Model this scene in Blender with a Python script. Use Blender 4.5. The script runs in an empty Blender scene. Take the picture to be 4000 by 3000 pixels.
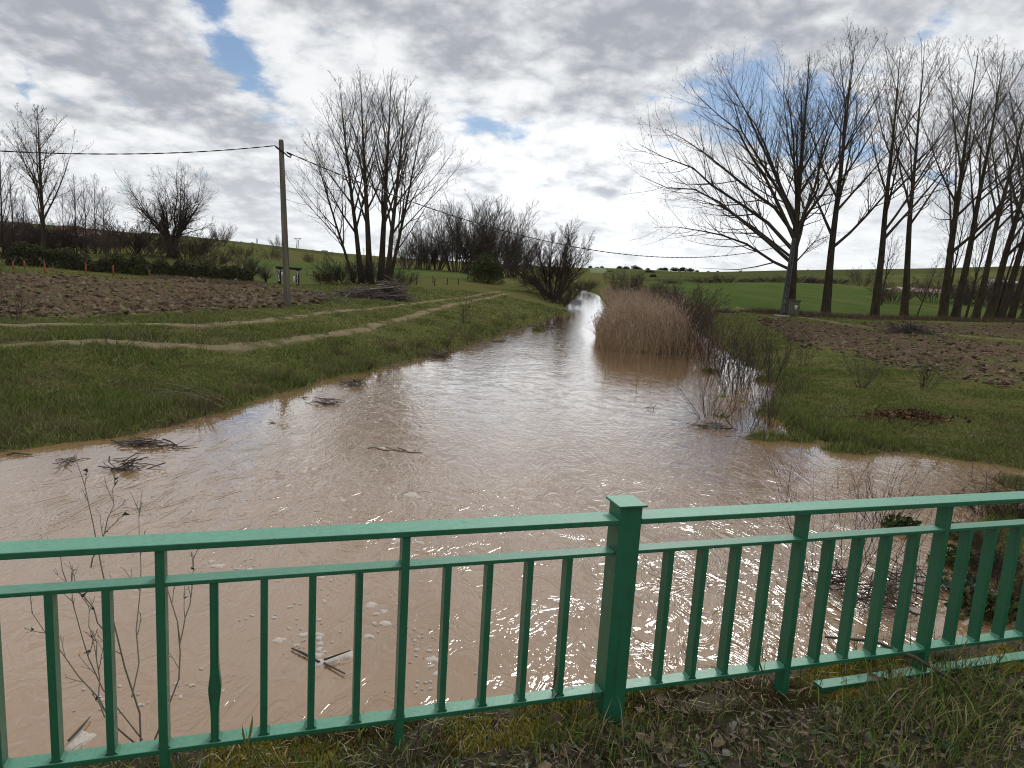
import bpy, math
import numpy as np
from mathutils import Matrix, Vector
R_ = math.radians
sc = bpy.context.scene
C = sc.collection

# ------------------------------------------------------------------ camera, sky, sun, exposure
HC = 4.0                                   # camera height above the water (water z = 0)
FPX = 2780.0; PITCH = R_(9.23); ROLL = R_(3.44); KD = 4000 / 2212
fw = np.array([0, math.cos(PITCH), -math.sin(PITCH)]); _u = np.array([0, math.sin(PITCH), math.cos(PITCH)]); _r = np.array([1., 0, 0])
rt = _r * math.cos(ROLL) + _u * math.sin(ROLL); up = _u * math.cos(ROLL) - _r * math.sin(ROLL)
cam = bpy.data.cameras.new('camera'); cam.sensor_width = 36; cam.lens = FPX / 4000 * 36
cam.clip_start = 0.05; cam.clip_end = 8000
camo = bpy.data.objects.new('camera', cam); C.objects.link(camo)
camo.matrix_world = Matrix(((rt[0], up[0], -fw[0], 0), (rt[1], up[1], -fw[1], 0), (rt[2], up[2], -fw[2], HC), (0, 0, 0, 1)))
sc.camera = camo
sc.view_settings.view_transform = 'Standard'; sc.view_settings.look = 'None'
sc.view_settings.exposure = 0.15; sc.view_settings.gamma = 1.0
sc.cycles.max_bounces = 6; sc.cycles.diffuse_bounces = 3; sc.cycles.glossy_bounces = 3
SUN_EL, SUN_AZ = R_(43), R_(13)             # veiled sun ahead, a little to the right

def ray(x, y): return fw * FPX + rt * (x * KD - 2000) - up * (y * KD - 1500)
def at(x, y, z=0.):                        # point of the photograph (2212 px wide) on the level z
    d = ray(x, y); return np.array([0, 0, HC]) + d * ((z - HC) / d[2])
def atY(x, y, Y):                          # the same at the distance Y
    d = ray(x, y); return np.array([0, 0, HC]) + d * (Y / d[1])

class E:                                   # tiny expression builder for shader maths
    nt = None
    def __init__(s, sock): s.s = sock
    @staticmethod
    def op(o, *a, **kw):
        n = E.nt.nodes.new('ShaderNodeMath'); n.operation = o; n.use_clamp = kw.get('clamp', False)
        for i, v in enumerate(a):
            if isinstance(v, E): E.nt.links.new(v.s, n.inputs[i])
            else: n.inputs[i].default_value = v
        return E(n.outputs[0])
    def __add__(a, b): return E.op('ADD', a, b)
    def __radd__(a, b): return E.op('ADD', a, b)
    def __sub__(a, b): return E.op('SUBTRACT', a, b)
    def __rsub__(a, b): return E.op('SUBTRACT', b, a)
    def __mul__(a, b): return E.op('MULTIPLY', a, b)
    def __rmul__(a, b): return E.op('MULTIPLY', a, b)
    def __truediv__(a, b): return E.op('DIVIDE', a, b)
def link(a, b): E.nt.links.new(a.s if isinstance(a, E) else a, b)
def node(t, **kw):
    n = E.nt.nodes.new(t)
    for k, v in kw.items(): setattr(n, k, v)
    return n
def noise(vec, scale, detail=5, rough=.55, dist=0., out=0, flat=False):
    n = node('ShaderNodeTexNoise', noise_dimensions='2D' if flat else '3D'); n.inputs['Scale'].default_value = scale; n.inputs['Detail'].default_value = detail
    n.inputs['Roughness'].default_value = rough; n.inputs['Distortion'].default_value = dist
    if vec is not None: link(vec, n.inputs['Vector'])
    return E(n.outputs[out])
def sstep(x, a, b):
    n = node('ShaderNodeMapRange', interpolation_type='SMOOTHSTEP'); link(x, n.inputs[0])
    n.inputs[1].default_value = a; n.inputs[2].default_value = b
    return E(n.outputs[0])
def mixc(f, a, b):
    n = node('ShaderNodeMix', data_type='RGBA')
    if isinstance(f, E): link(f, n.inputs[0])
    else: n.inputs[0].default_value = f
    for i, v in ((6, a), (7, b)):
        if isinstance(v, E): link(v, n.inputs[i])
        else: n.inputs[i].default_value = (*v, 1)
    return E(n.outputs[2])
def vmath(o, a, b=None):
    n = node('ShaderNodeVectorMath', operation=o); link(a, n.inputs[0])
    if b is not None:
        if isinstance(b, E): link(b, n.inputs[1])
        else: n.inputs[1].default_value = b
    return E(n.outputs[1 if o in ('DOT_PRODUCT', 'LENGTH') else 0])
def combine(x, y, z):
    n = node('ShaderNodeCombineXYZ')
    for i, v in enumerate((x, y, z)):
        if isinstance(v, E): link(v, n.inputs[i])
        else: n.inputs[i].default_value = v
    return E(n.outputs[0])

def make_world():
    w = bpy.data.worlds.new('World'); sc.world = w; w.use_nodes = True
    E.nt = w.node_tree; E.nt.nodes.clear()
    out = node('ShaderNodeOutputWorld'); tc = node('ShaderNodeTexCoord')
    sep = node('ShaderNodeSeparateXYZ'); link(tc.outputs['Generated'], sep.inputs[0])
    x, y, z = (E(sep.outputs[i]) for i in range(3))
    el = E.op('ARCSINE', z); az = E.op('ARCTAN2', x, y)
    zz = E.op('MAXIMUM', z, 0.) + .30
    p = combine(x / zz, y / zz, 0.)
    ae = combine(az, el, 0.)
    wn = noise(p, 2.2, 3, .6, 0, 1, True)
    wsub = vmath('SUBTRACT', wn, (.5, .5, .5)); wv = vmath('MULTIPLY', wsub, (.20, .13, 0))
    aw = vmath('ADD', ae, wv)
    sp2 = node('ShaderNodeSeparateXYZ'); link(aw, sp2.inputs[0]); wa, we = E(sp2.outputs[0]), E(sp2.outputs[1])
    q2 = combine(wa * wa, wa * we, we * we); q1 = combine(wa, we, 1.)
    def blobs(lst):                        # soft elliptical patches of the cloud field, by direction
        acc = None
        for px, py, a, b, rot, amp in lst:
            d = ray(px, py); d = d / np.linalg.norm(d); az0 = math.atan2(d[0], d[1]); el0 = math.asin(d[2])
            a, b, c, s_ = a * KD / FPX, b * KD / FPX, math.cos(R_(-rot)), math.sin(R_(-rot))
            A = c * c / a ** 2 + s_ * s_ / b ** 2; B = 2 * c * s_ * (1 / a ** 2 - 1 / b ** 2); D = s_ * s_ / a ** 2 + c * c / b ** 2
            f0 = A * az0 ** 2 + B * az0 * el0 + D * el0 ** 2
            v = vmath('DOT_PRODUCT', q2, (-A, -B, -D)) + vmath('DOT_PRODUCT', q1, (2 * A * az0 + B * el0, 2 * D * el0 + B * az0, -f0 + math.log(abs(amp))))
            g = E.op('EXPONENT', v)
            acc = g if acc is None else (acc + g if amp > 0 else acc - g)
        return acc
    gap = blobs([(500, 95, 65, 105, -35, .52), (1110, 275, 60, 35, 10, .30), (1400, 318, 110, 26, 5, .30), (1680, 240, 150, 90, 10, .52),
                 (1850, 330, 120, 45, 0, .30), (65, 155, 16, 20, 0, .34), (1990, 62, 36, 18, 0, .34), (2120, 380, 90, 30, 0, .26)])
    dark = blobs([(330, 110, 330, 50, 18, .55), (400, 245, 300, 40, 10, .6), (560, 325, 130, 22, 6, .4), (1080, 40, 480, 70, 4, .62), (1800, 20, 420, 45, 4, .35),
                  (1060, 395, 75, 22, 0, .8), (1320, 530, 60, 22, 0, .7), (490, 400, 120, 14, 4, .5), (580, 450, 80, 22, 0, .4), (430, 440, 90, 14, 0, .4),
                  (1210, 240, 110, 24, -10, .5), (1300, 395, 70, 24, 0, .7), (1150, 470, 80, 16, 0, .6), (120, 75, 150, 55, 0, .3), (840, 60, 200, 60, 10, .3), (1480, 130, 150, 45, 10, .3),
                  (640, 60, 130, 60, 0, -.5), (150, 190, 200, 20, 12, -.5), (850, 330, 180, 130, 0, -.35), (1000, 190, 120, 40, 0, -.35), (1240, 330, 160, 40, 0, -.35),
                  (1250, 440, 400, 130, 0, -.38), (1500, 500, 400, 40, 0, -.35), (620, 215, 150, 55, 10, -.35), (240, 290, 200, 14, 5, -.3)])
    n1 = noise(p, 3.6, 5, .62, flat=True); n2 = noise(vmath('ADD', p, (7.3, 2.1, 0)), 3.4, 4, .52, flat=True); n3 = noise(vmath('ADD', p, (3.3, 9.1, 0)), 11., 5, .58, flat=True)
    cover = 1. - sstep(gap + (.5 - n1) * 1.0 + (n3 - .5) * .45, .14, .46)
    bil = E.op('ABSOLUTE', noise(vmath('ADD', p, (1.7, 4.4, 0)), 5.5, 4, .55, flat=True) - .5) * 2.
    sh = sstep(dark * .70 + (n2 - .5) * 1.5 + (n3 - .5) * .9 + (.22 - bil) * 1.0 + .38, .0, 1.15)
    lum = blobs([(1250, 440, 520, 170, 0, .24)]) + 1.
    cl = vmath('MULTIPLY', mixc(sh, (.83, .845, .86), (.355, .38, .425)), combine(lum, lum, lum))
    hz = sstep(el, .18, -.01)
    cl = mixc(hz * .5, cl, (.86, .89, .92))
    sky = node('ShaderNodeTexSky', sky_type='NISHITA'); sky.sun_disc = False; sky.sun_elevation = SUN_EL; sky.sun_rotation = SUN_AZ
    sky.altitude = 800; sky.air_density = 1.0; sky.dust_density = .6; sky.ozone_density = 2.0
    b1 = node('ShaderNodeBackground'); link(sky.outputs[0], b1.inputs[0]); b1.inputs[1].default_value = .075
    b2 = node('ShaderNodeBackground'); link(cl, b2.inputs[0]); b2.inputs[1].default_value = 1.0
    mx = node('ShaderNodeMixShader'); link(cover, mx.inputs[0]); link(b1.outputs[0], mx.inputs[1]); link(b2.outputs[0], mx.inputs[2])
    link(mx.outputs[0], out.inputs[0])
make_world()
sc.world.cycles.sampling_method = 'NONE'; sc.cycles.filter_width = 1.1
sun = bpy.data.lights.new('sun', 'SUN'); sun.energy = 1.5; sun.angle = R_(16); sun.color = (1, .97, .92)
suno = bpy.data.objects.new('sun', sun); C.objects.link(suno)
sd = Vector((math.sin(SUN_AZ) * math.cos(SUN_EL), math.cos(SUN_AZ) * math.cos(SUN_EL), math.sin(SUN_EL)))
suno.rotation_euler = sd.to_track_quat('Z', 'Y').to_euler(); suno.location = (0, 0, 60)

# ------------------------------------------------------------------ helpers
def vnoise(x, y, seed=0):                  # value noise, 0..1
    xi = np.floor(x).astype(np.int64); yi = np.floor(y).astype(np.int64); fx = x - xi; fy = y - yi
    fx = fx * fx * (3 - 2 * fx); fy = fy * fy * (3 - 2 * fy)
    def h(a, b):
        n = (a * 374761393 + b * 668265263 + seed * 974711) & 0x7fffffff
        n = ((n ^ (n >> 13)) * 1274126177) & 0x7fffffff
        return ((n ^ (n >> 16)) & 0xffff) / 65535.
    return (h(xi, yi) * (1 - fx) + h(xi + 1, yi) * fx) * (1 - fy) + (h(xi, yi + 1) * (1 - fx) + h(xi + 1, yi + 1) * fx) * fy
def fbm(x, y, oct=4, seed=0):
    x = np.asarray(x, float); y = np.asarray(y, float)
    s = 0; a = .5; t = 0
    for o in range(oct):
        s = s + a * vnoise(x * 2 ** o + 17 * o, y * 2 ** o - 11 * o, seed + o); t += a; a *= .5
    return s / t
def smooth(x, a, b):
    t = np.clip((x - a) / (b - a), 0, 1); return t * t * (3 - 2 * t)

def mesh(name, V, polys, mat=None, smooth_=False, col=None, attr=None):
    me = bpy.data.meshes.new(name); V = np.asarray(V, np.float32).reshape(-1, 3)
    polys = [np.asarray(p, np.int32) for p in (polys if isinstance(polys, list) else [polys]) if len(p)]
    me.vertices.add(len(V)); me.vertices.foreach_set('co', V.ravel())
    nl = sum(p.size for p in polys); me.loops.add(nl); me.loops.foreach_set('vertex_index', np.concatenate([p.ravel() for p in polys]))
    tot = np.concatenate([np.full(len(p), p.shape[1], np.int32) for p in polys]); st = np.concatenate([[0], np.cumsum(tot)[:-1]]).astype(np.int32)
    me.polygons.add(len(tot)); me.polygons.foreach_set('loop_start', st); me.polygons.foreach_set('loop_total', tot)
    if smooth_: me.polygons.foreach_set('use_smooth', np.ones(len(tot), bool))
    if col is not None:
        c = np.ones((len(V), 4), np.float32); c[:, :3] = col
        a = me.color_attributes.new('Col', 'FLOAT_COLOR', 'POINT'); a.data.foreach_set('color', c.ravel())
    if attr is not None:
        a = me.attributes.new('flow', 'FLOAT', 'POINT'); a.data.foreach_set('value', np.asarray(attr, np.float32).ravel())
    me.update(calc_edges=True)
    if mat: me.materials.append(mat)
    return me
def obj(name, me, parent=None, loc=None, rotz=0, scale=None, label=None, cat=None, group=None, kind=None):
    o = bpy.data.objects.new(name, me); C.objects.link(o)
    if parent is not None: o.parent = parent
    if loc is not None: o.location = [float(v) for v in loc]
    if rotz: o.rotation_euler[2] = rotz
    if scale is not None: o.scale = scale if hasattr(scale, '__len__') else (scale,) * 3
    if label: o['label'] = label
    if cat: o['category'] = cat
    if group: o['group'] = group
    if kind: o['kind'] = kind
    return o
def thing(name, loc, label, cat, group=None, rotz=0, scale=None, lean=None):
    o = obj(name, None, None, loc, rotz, scale, label, cat, group)
    if lean is not None: o.rotation_euler = (lean[0], lean[1], rotz)
    o.empty_display_size = .2
    return o
class Geo:                                 # collects vertices and faces of one mesh
    def __init__(s): s.V = []; s.P = {}; s.n = 0; s.col = []
    def add(s, V, F, col=None):
        V = np.asarray(V, float).reshape(-1, 3); F = np.asarray(F, np.int64)
        s.P.setdefault(F.shape[1], []).append(F + s.n); s.V.append(V); s.n += len(V)
        if col is not None: s.col.append(np.broadcast_to(np.asarray(col, float), (len(V), 3)))
        return s
    def box(s, lo, hi, bev=0, M=None, col=None):
        (a, b, c), (d, e, f) = lo, hi
        V = np.array([(x, y, z) for x in (a, d) for y in (b, e) for z in (c, f)], float)
        if M is not None: V = V @ np.asarray(M)[:3, :3].T + np.asarray(M)[:3, 3]
        return s.add(V, [(0, 1, 3, 2), (4, 6, 7, 5), (0, 4, 5, 1), (2, 3, 7, 6), (0, 2, 6, 4), (1, 5, 7, 3)], col)
    def tubes(s, P, Rr, k=4, col=None, cap=False):
        P = np.asarray(P, float); Rr = np.asarray(Rr, float)
        if P.ndim == 2: P = P[None]; Rr = Rr[None]
        M, n, _ = P.shape
        if M == 0: return s
        T = np.gradient(P, axis=1); T /= np.linalg.norm(T, axis=2, keepdims=True) + 1e-9
        D = P[:, -1] - P[:, 0]; D /= np.linalg.norm(D, axis=1, keepdims=True) + 1e-9
        ref = np.where(np.abs(D[:, 2:3]) > .8, np.array([[1., .13, 0]]), np.array([[0.1, 0.05, 1.]]))[:, None, :]
        A = np.cross(T, np.broadcast_to(ref, T.shape)); A /= np.linalg.norm(A, axis=2, keepdims=True) + 1e-9
        B = np.cross(T, A)
        if k == 2:
            th = np.array([0, math.pi])
        else: th = np.arange(k) * 2 * math.pi / k
        V = P[:, :, None, :] + Rr[:, :, None, None] * (A[:, :, None, :] * np.cos(th)[None, None, :, None] + B[:, :, None, :] * np.sin(th)[None, None, :, None])
        idx = np.arange(M * n * k).reshape(M, n, k)
        if k == 2: F = np.stack([idx[:, :-1, 0], idx[:, :-1, 1], idx[:, 1:, 1], idx[:, 1:, 0]], -1).reshape(-1, 4)
        else:
            j = np.roll(np.arange(k), -1)
            F = np.stack([idx[:, :-1, :], idx[:, :-1, j], idx[:, 1:, j], idx[:, 1:, :]], -1).reshape(-1, 4)
        c = None
        if col is not None:
            c = np.asarray(col, float)
            c = np.repeat(c, n * k, 0) if c.ndim == 2 else c
        s.add(V.reshape(-1, 3), F, c)
        if cap and k > 2:
            s.P.setdefault(k, []).append(idx[:, 0, ::-1] + s.n - M * n * k); s.P.setdefault(k, []).append(idx[:, -1, :] + s.n - M * n * k)
        return s
    def mesh(s, name, mat, smooth_=False):
        return mesh(name, np.concatenate(s.V), [np.concatenate(v) for v in s.P.values()], mat, smooth_, np.concatenate(s.col) if s.col else None)

def mat(name, c1, c2=None, scale=4., rough=.85, bump=0., bscale=None, spec=.25, attr=False, c3=None, scale3=.5, metal=0., detail=6, stretch=None, trans=0., coat=0.):
    m = bpy.data.materials.new(name); m.use_nodes = True; E.nt = m.node_tree
    b = E.nt.nodes['Principled BSDF']; b.inputs['Roughness'].default_value = rough; b.inputs['Specular IOR Level'].default_value = spec; b.inputs['Metallic'].default_value = metal
    tc = node('ShaderNodeTexCoord'); vec = tc.outputs['Object']
    if stretch:
        mp = node('ShaderNodeMapping'); link(vec, mp.inputs[0]); mp.inputs['Scale'].default_value = stretch; vec = mp.outputs[0]
    if attr:
        a = node('ShaderNodeAttribute', attribute_name='Col'); c = E(a.outputs['Color'])
        if c2:
            c = mixc(sstep(noise(vec, scale, detail), .35, .65), c, mixm(c, c2))
    else:
        c = None
        if c2: c = mixc(sstep(noise(vec, scale, detail), .3, .7), c1, c2)
        if c3: c = mixc(sstep(noise(vec, scale3, detail), .45, .68), c, c3)
    if c is None: b.inputs['Base Color'].default_value = (*c1, 1)
    else: link(c, b.inputs['Base Color'])
    if bump:
        bn = node('ShaderNodeBump'); bn.inputs['Strength'].default_value = 1; bn.inputs['Distance'].default_value = bump
        link(noise(vec, bscale or scale * 3, 6, .65), bn.inputs['Height']); link(bn.outputs[0], b.inputs['Normal'])
    return m
def mixm(c, k):
    n = node('ShaderNodeMix', data_type='RGBA'); n.blend_type = 'MULTIPLY'; n.inputs[0].default_value = 1
    link(c, n.inputs[6]); n.inputs[7].default_value = (*k, 1); return E(n.outputs[2])

# ------------------------------------------------------------------ terrain
def W(l): return np.array([at(x, y)[:2] for x, y in l])
left_edge = [(-16, -30), (-16, 2), (-12.5, 9.5)] + [tuple(p) for p in W([(0, 978), (150, 957), (250, 945), (330, 928), (420, 910), (500, 887), (560, 862), (640, 840), (700, 825), (780, 808), (840, 790), (900, 775), (960, 762), (1010, 748), (1060, 728), (1110, 712), (1160, 700), (1200, 684), (1218, 668), (1234, 650), (1248, 640), (1256, 632)])] + [(12.4, 172), (6, 195), (-8, 210)]
right_edge = [(-6, 216), (8, 203), (15, 176), (15.8, 149), (14.8, 130), (11.2, 88), (8.2, 66), (6.2, 52), (5.2, 45), (4.9, 38.5), (5.6, 37), (9, 37.4), (9.8, 39.5), (11.5, 48), (13, 57), (14.3, 61.5), (14.9, 60)] + [tuple(p) for p in W([(1518, 723), (1550, 750), (1580, 770), (1612, 788), (1650, 805), (1678, 835), (1684, 865), (1650, 880), (1630, 895), (1682, 906), (1705, 934), (1754, 948), (1790, 955), (1831, 963), (1877, 972), (1928, 973.5), (1984, 980), (2084, 995), (2171, 1008), (2212, 1016)])] + [(15, 16.2), (22, 15.8), (22, 14.6), (12, 13.9), (9, 12.6), (7.6, 11.2), (6.7, 9), (6.2, 7.2), (5.9, 4), (6, -30)]
RIV = np.array(left_edge + right_edge)
def sdist(x, y, poly=RIV):                 # > 0 on land
    x = np.asarray(x, float); y = np.asarray(y, float); sh = x.shape; x = x.ravel(); y = y.ravel()
    best = np.full(x.shape, 1e9); ins = np.zeros(x.shape, bool)
    for (ax, ay), (bx, by) in zip(poly, np.roll(poly, -1, 0)):
        dx, dy = bx - ax, by - ay; t = np.clip(((x - ax) * dx + (y - ay) * dy) / (dx * dx + dy * dy + 1e-12), 0, 1)
        best = np.minimum(best, (x - ax - t * dx) ** 2 + (y - ay - t * dy) ** 2)
        c = (ay > y) != (by > y); ins ^= c & (x < dx * (y - ay) / (dy if abs(dy) > 1e-12 else 1e-12) + ax)
    return np.where(ins, -1, 1).reshape(sh) * np.sqrt(best).reshape(sh)
ctl = [at(x, y, z) for x, y, z in [(0, 740, 1.25), (300, 715, 1.25), (600, 690, 1.25), (900, 655, 1.25), (1050, 632, 1.2), (0, 690, 1.35), (640, 650, 1.35), (400, 650, 1.35), (-300, 740, 1.3),
       (1705, 680, 1.), (1888, 688, 1.), (2060, 690, 1.), (2195, 690, 1.), (1640, 674, .9), (1860, 830, .75), (1950, 900, .5), (2200, 800, .9), (1965, 722, 1.), (2212, 740, 1.), (1600, 720, .6), (2400, 760, 1.), (-300, 820, .9), (0, 860, .8), (500, 790, .7)]]
ctl += [atY(*p) for p in [(0, 605, 42), (540, 613, 58), (20, 578, 52), (300, 597, 55), (603, 616, 70), (643, 618, 70), (0, 562, 75), (370, 556, 80), (100, 540, 115), (370, 540, 130), (478, 527, 200), (560, 603, 82), (560, 560, 160),
        (510, 528, 400), (641, 540, 420), (0, 515, 150), (230, 522, 150), (37, 485, 450), (237, 501, 450), (830, 612, 82), (780, 575, 170), (800, 556, 420), (1000, 606, 105), (1000, 590, 160), (960, 575, 300), (1190, 640, 92), (1130, 600, 220),
        (1300, 616, 200), (1300, 602, 330), (1300, 581, 700), (1500, 640, 110), (1500, 615, 210), (1480, 590, 480), (1700, 642, 125), (1700, 612, 210), (1700, 587, 430), (2000, 583, 430), (2212, 578, 430), (2090, 640, 170), (2212, 622, 230),
        (-300, 560, 75), (-300, 480, 450), (2500, 576, 430), (2500, 660, 150), (100, 540, 1500), (700, 545, 1500), (1300, 600, 1600), (1700, 615, 1500), (2212, 625, 1500), (2800, 640, 1500), (-600, 540, 1500)]]
ctl = np.array(ctl)
def warp(x, y):
    y = np.maximum(y, 9.); return np.stack([np.clip(x / (y + 22), -1.2, 1.2) * 2.2, np.log(np.minimum(y, 1500) + 30) * 1.6], -1)
_cw = warp(ctl[:, 0], ctl[:, 1]); _K = np.linalg.norm(_cw[:, None] - _cw[None], axis=2); _K = (_K * _K + .02) ** .5
_A = np.block([[_K + np.eye(len(ctl)) * .0, np.ones((len(ctl), 1))], [np.ones((1, len(ctl))), np.zeros((1, 1))]])
_sol = np.linalg.solve(_A, np.concatenate([ctl[:, 2], [0]]))
def base_z(x, y):
    x = np.asarray(x, float); y = np.asarray(y, float); sh = x.shape; q = warp(x.ravel(), y.ravel()); out = np.zeros(len(q))
    for i in range(0, len(q), 20000):
        d2 = ((q[i:i + 20000, None] - _cw[None]) ** 2).sum(2); out[i:i + 20000] = np.sqrt(d2 + .02) @ _sol[:-1] + _sol[-1]
    return out.reshape(sh)
islets = [(*at(1560, 856)[:2], .2, .15, .03), (*at(1600, 868)[:2], .2, .12, .03), (*at(1645, 822)[:2], .4, .3, .08), (*at(1530, 803)[:2], .3, .3, .06), (*at(1560, 900)[:2], .35, .2, .05), (*at(1166, 714)[:2], .35, .3, .06), (*at(1222, 678)[:2], .6, 1.5, .2), (*at(1690, 950)[:2], .8, .3, .12), (*at(1830, 975)[:2], .7, .25, .12), (*at(2215, 1050)[:2], .6, .4, .12)]
def ground_z(x, y):
    x = np.asarray(x, float); y = np.asarray(y, float)
    s = sdist(x, y); wob = (fbm(x * .7, y * .7, 3, 5) - .5) * .7 * smooth(y, 4, 9) * (1 - smooth(y, 60, 100)); s = s + wob
    b = np.maximum(base_z(x, y), .35)
    b = b + 1.6 * smooth(-y, -10, -4) * smooth(x, 5.5, 8)
    reed = smooth(x, 2, 5) * smooth(-x, -16, -13) * smooth(y, 34, 37) * smooth(-y, -140, -100)
    b = b * (1 - reed) + .25 * reed
    wl = np.where(x < 3, 6.5, 7.5)
    wl = np.where((x > 5.5) & (y < 14), 2.6, wl)
    z = .03 + (b - .03) * (.2 * smooth(s, 0, .7) + .8 * smooth(s, 0, wl) ** .8)
    z = z + (fbm(x * 1.3, y * 1.3, 4, 9) - .5) * .16 * smooth(s, .1, 1.5) * (1 - smooth(y, 70, 120)) + (fbm(x * .25, y * .25, 2, 3) - .5) * .14 * smooth(s, 1, 5) * (1 - smooth(y, 90, 150))
    z = np.where(s > 0, np.maximum(z, .025), -.1 - .5 * smooth(-s, 0, 3))
    for ix, iy, rx, ry, h in islets:
        r2 = ((x - ix) / rx) ** 2 + ((y - iy) / ry) ** 2 + (fbm(x * 2.4, y * 2.4, 3, 4) - .5) * 2.4
        z = np.maximum(z, np.where(r2 < 1.2, h * np.minimum(1 - r2, 1.), -9))
    return z
def gz(x, y): return float(ground_z(np.array([x]), np.array([y]))[0])

def geom(a, b, r0, n):                     # n steps growing geometrically from a to b
    k = np.linspace(0, 1, n + 1)[1:]; return a + (b - a) * (np.exp(k * r0) - 1) / (math.exp(r0) - 1)
gx = np.concatenate([-geom(26, 3200, 6.0, 70)[::-1], np.linspace(-26, 26, 250), geom(26, 3200, 6.0, 70)])
gy = np.concatenate([np.linspace(-40, 6, 20), np.linspace(6.2, 46, 205), geom(46, 140, 1.5, 150), geom(140, 4000, 4.2, 70)])
X, Y = np.meshgrid(gx, gy); Z = ground_z(X, Y); ZG = Z
nI, nJ = X.shape; idx = np.arange(nI * nJ).reshape(nI, nJ)
F = np.stack([idx[:-1, :-1], idx[:-1, 1:], idx[1:, 1:], idx[1:, :-1]], -1).reshape(-1, 4)
M_ground = mat('meadow', (.090, .100, .032), (.115, .114, .042), 1.2, .95, .05, 9., 0., c3=(.105, .088, .043), scale3=.55)
obj('meadow_ground', mesh('meadow_ground', np.stack([X, Y, Z], -1), F, M_ground, True), kind='structure', label='grassy meadow and river banks')

_exact_z = ground_z
def ground_z(x, y):                        # the terrain mesh itself, bilinear
    x = np.asarray(x, float); y = np.asarray(y, float); j = np.clip(np.searchsorted(gx, x) - 1, 0, len(gx) - 2); i = np.clip(np.searchsorted(gy, y) - 1, 0, len(gy) - 2)
    u = np.clip((x - gx[j]) / (gx[j + 1] - gx[j]), 0, 1); v = np.clip((y - gy[i]) / (gy[i + 1] - gy[i]), 0, 1)
    return (ZG[i, j] * (1 - u) + ZG[i, j + 1] * u) * (1 - v) + (ZG[i + 1, j] * (1 - u) + ZG[i + 1, j + 1] * u) * v

def patch(name, lower, upper, nu, nv, off, m, relief=None, edge=.06, kind='structure', label=None, smooth_=True, ns=1., na=1.4, eu=None):
    lower = np.array(lower)[:, :2]; upper = np.array(upper)[:, :2]
    def res(L):
        d = np.concatenate([[0], np.cumsum(np.linalg.norm(np.diff(L, axis=0), axis=1))]); t = np.linspace(0, d[-1], nu)
        return np.stack([np.interp(t, d, L[:, 0]), np.interp(t, d, L[:, 1])], -1)
    a, b = res(lower), res(upper); v = np.linspace(0, 1, nv)[:, None, None]
    XY = a[None] * (1 - v) + b[None] * v; x, y = XY[..., 0], XY[..., 1]
    uu = np.linspace(0, 1, nu); e = np.minimum(np.minimum(v[..., 0], 1 - v[..., 0]) / edge, np.minimum(uu, 1 - uu)[None] / (eu or edge))
    ef = np.clip(e + (fbm(x * ns, y * ns, 4, 31) - .5) * na * (e < 1.5), 0, 1)
    z = ground_z(x, y) + off * (ef * 1.6 - .6)
    if relief is not None: z = z + relief(x, y) * ef
    i = np.arange(nu * nv).reshape(nv, nu); Fq = np.stack([i[:-1, :-1], i[:-1, 1:], i[1:, 1:], i[1:, :-1]], -1).reshape(-1, 4)
    return obj(name, mesh(name, np.stack([x, y, z], -1), Fq, m, smooth_), kind=kind, label=label)
def P(l, z): return [at(x, y, z) for x, y in l]
def PY(l): return [atY(x, y, d) for x, y, d in l]
def furrow(x, y):
    return np.sin((y - .12 * x + (fbm(x * .5, y * .5, 2, 80) - .5) * 1.2) * 7.5) * .035 + (fbm(x * .7, y * 2.0, 3, 77) - .5) * .16 + np.maximum(fbm(x * 2.4, y * 3.4, 3, 78) - .45, 0) * .7 + (fbm(x * 9, y * 9, 2, 79) - .5) * .16 - .09
M_soil = mat('ploughed_soil', (.098, .066, .044), (.150, .108, .074), 3.5, .95, .05, 14., 0., c3=(.125, .108, .055), scale3=2.2)
SOIL_L = (P([(-260, 692), (-100, 692), (0, 691), (200, 690), (350, 684), (480, 673), (612, 666), (690, 655)], 1.33), P([(-260, 602), (-100, 602), (0, 603), (200, 609), (400, 615), (553, 622), (640, 632), (700, 640)], 1.33))
patch('ploughed_field', *SOIL_L, 340, 180, .045, M_soil, furrow, .07, label='brown ploughed soil field on the left bank', smooth_=False)
M_soil2 = mat('tilled_soil', (.095, .060, .045), (.150, .105, .078), 3., .95, .05, 12., 0., c3=(.090, .095, .036), scale3=.9)
SOIL_R = (P([(1640, 690), (1690, 715), (1740, 738), (1830, 757), (1900, 778), (1990, 800), (2090, 822), (2212, 840), (2420, 860)], .9), P([(1640, 684), (1700, 690), (1800, 703), (1900, 716), (2000, 728), (2100, 736), (2212, 744), (2420, 752)], .95))
SOIL_R2 = (P([(1860, 705), (1950, 712), (2050, 722), (2212, 734), (2420, 740)], 1.), P([(1860, 700), (1950, 698), (2050, 700), (2212, 702), (2420, 706)], 1.))
patch('tilled_strip', *SOIL_R, 330, 110, .05, M_soil2, lambda x, y: furrow(x, y) * .8, .16, label='churned red-brown soil strip across the right meadow', smooth_=False, ns=.8)
patch('tilled_strip', *SOIL_R2, 240, 80, .05, M_soil2, lambda x, y: furrow(x, y) * .6, .14, label='churned red-brown soil strip below the poplar row', smooth_=False, ns=.6)
M_rut = mat('dirt_rut', (.180, .142, .088), (.225, .182, .118), 2.5, .95, .03, 22., 0., c3=(.085, .085, .035), scale3=1.3)
RUTS = [P([(-250, 722), (0, 713), (150, 710), (300, 707), (463, 703), (553, 697), (615, 690), (728, 672), (828, 665), (928, 652), (1028, 638), (1080, 627)], 1.25),
        P([(-250, 762), (0, 743), (175, 735), (325, 727), (470, 722), (553, 717), (628, 711), (753, 696), (852, 680), (941, 662), (1053, 642), (1100, 630)], 1.25)]
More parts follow.
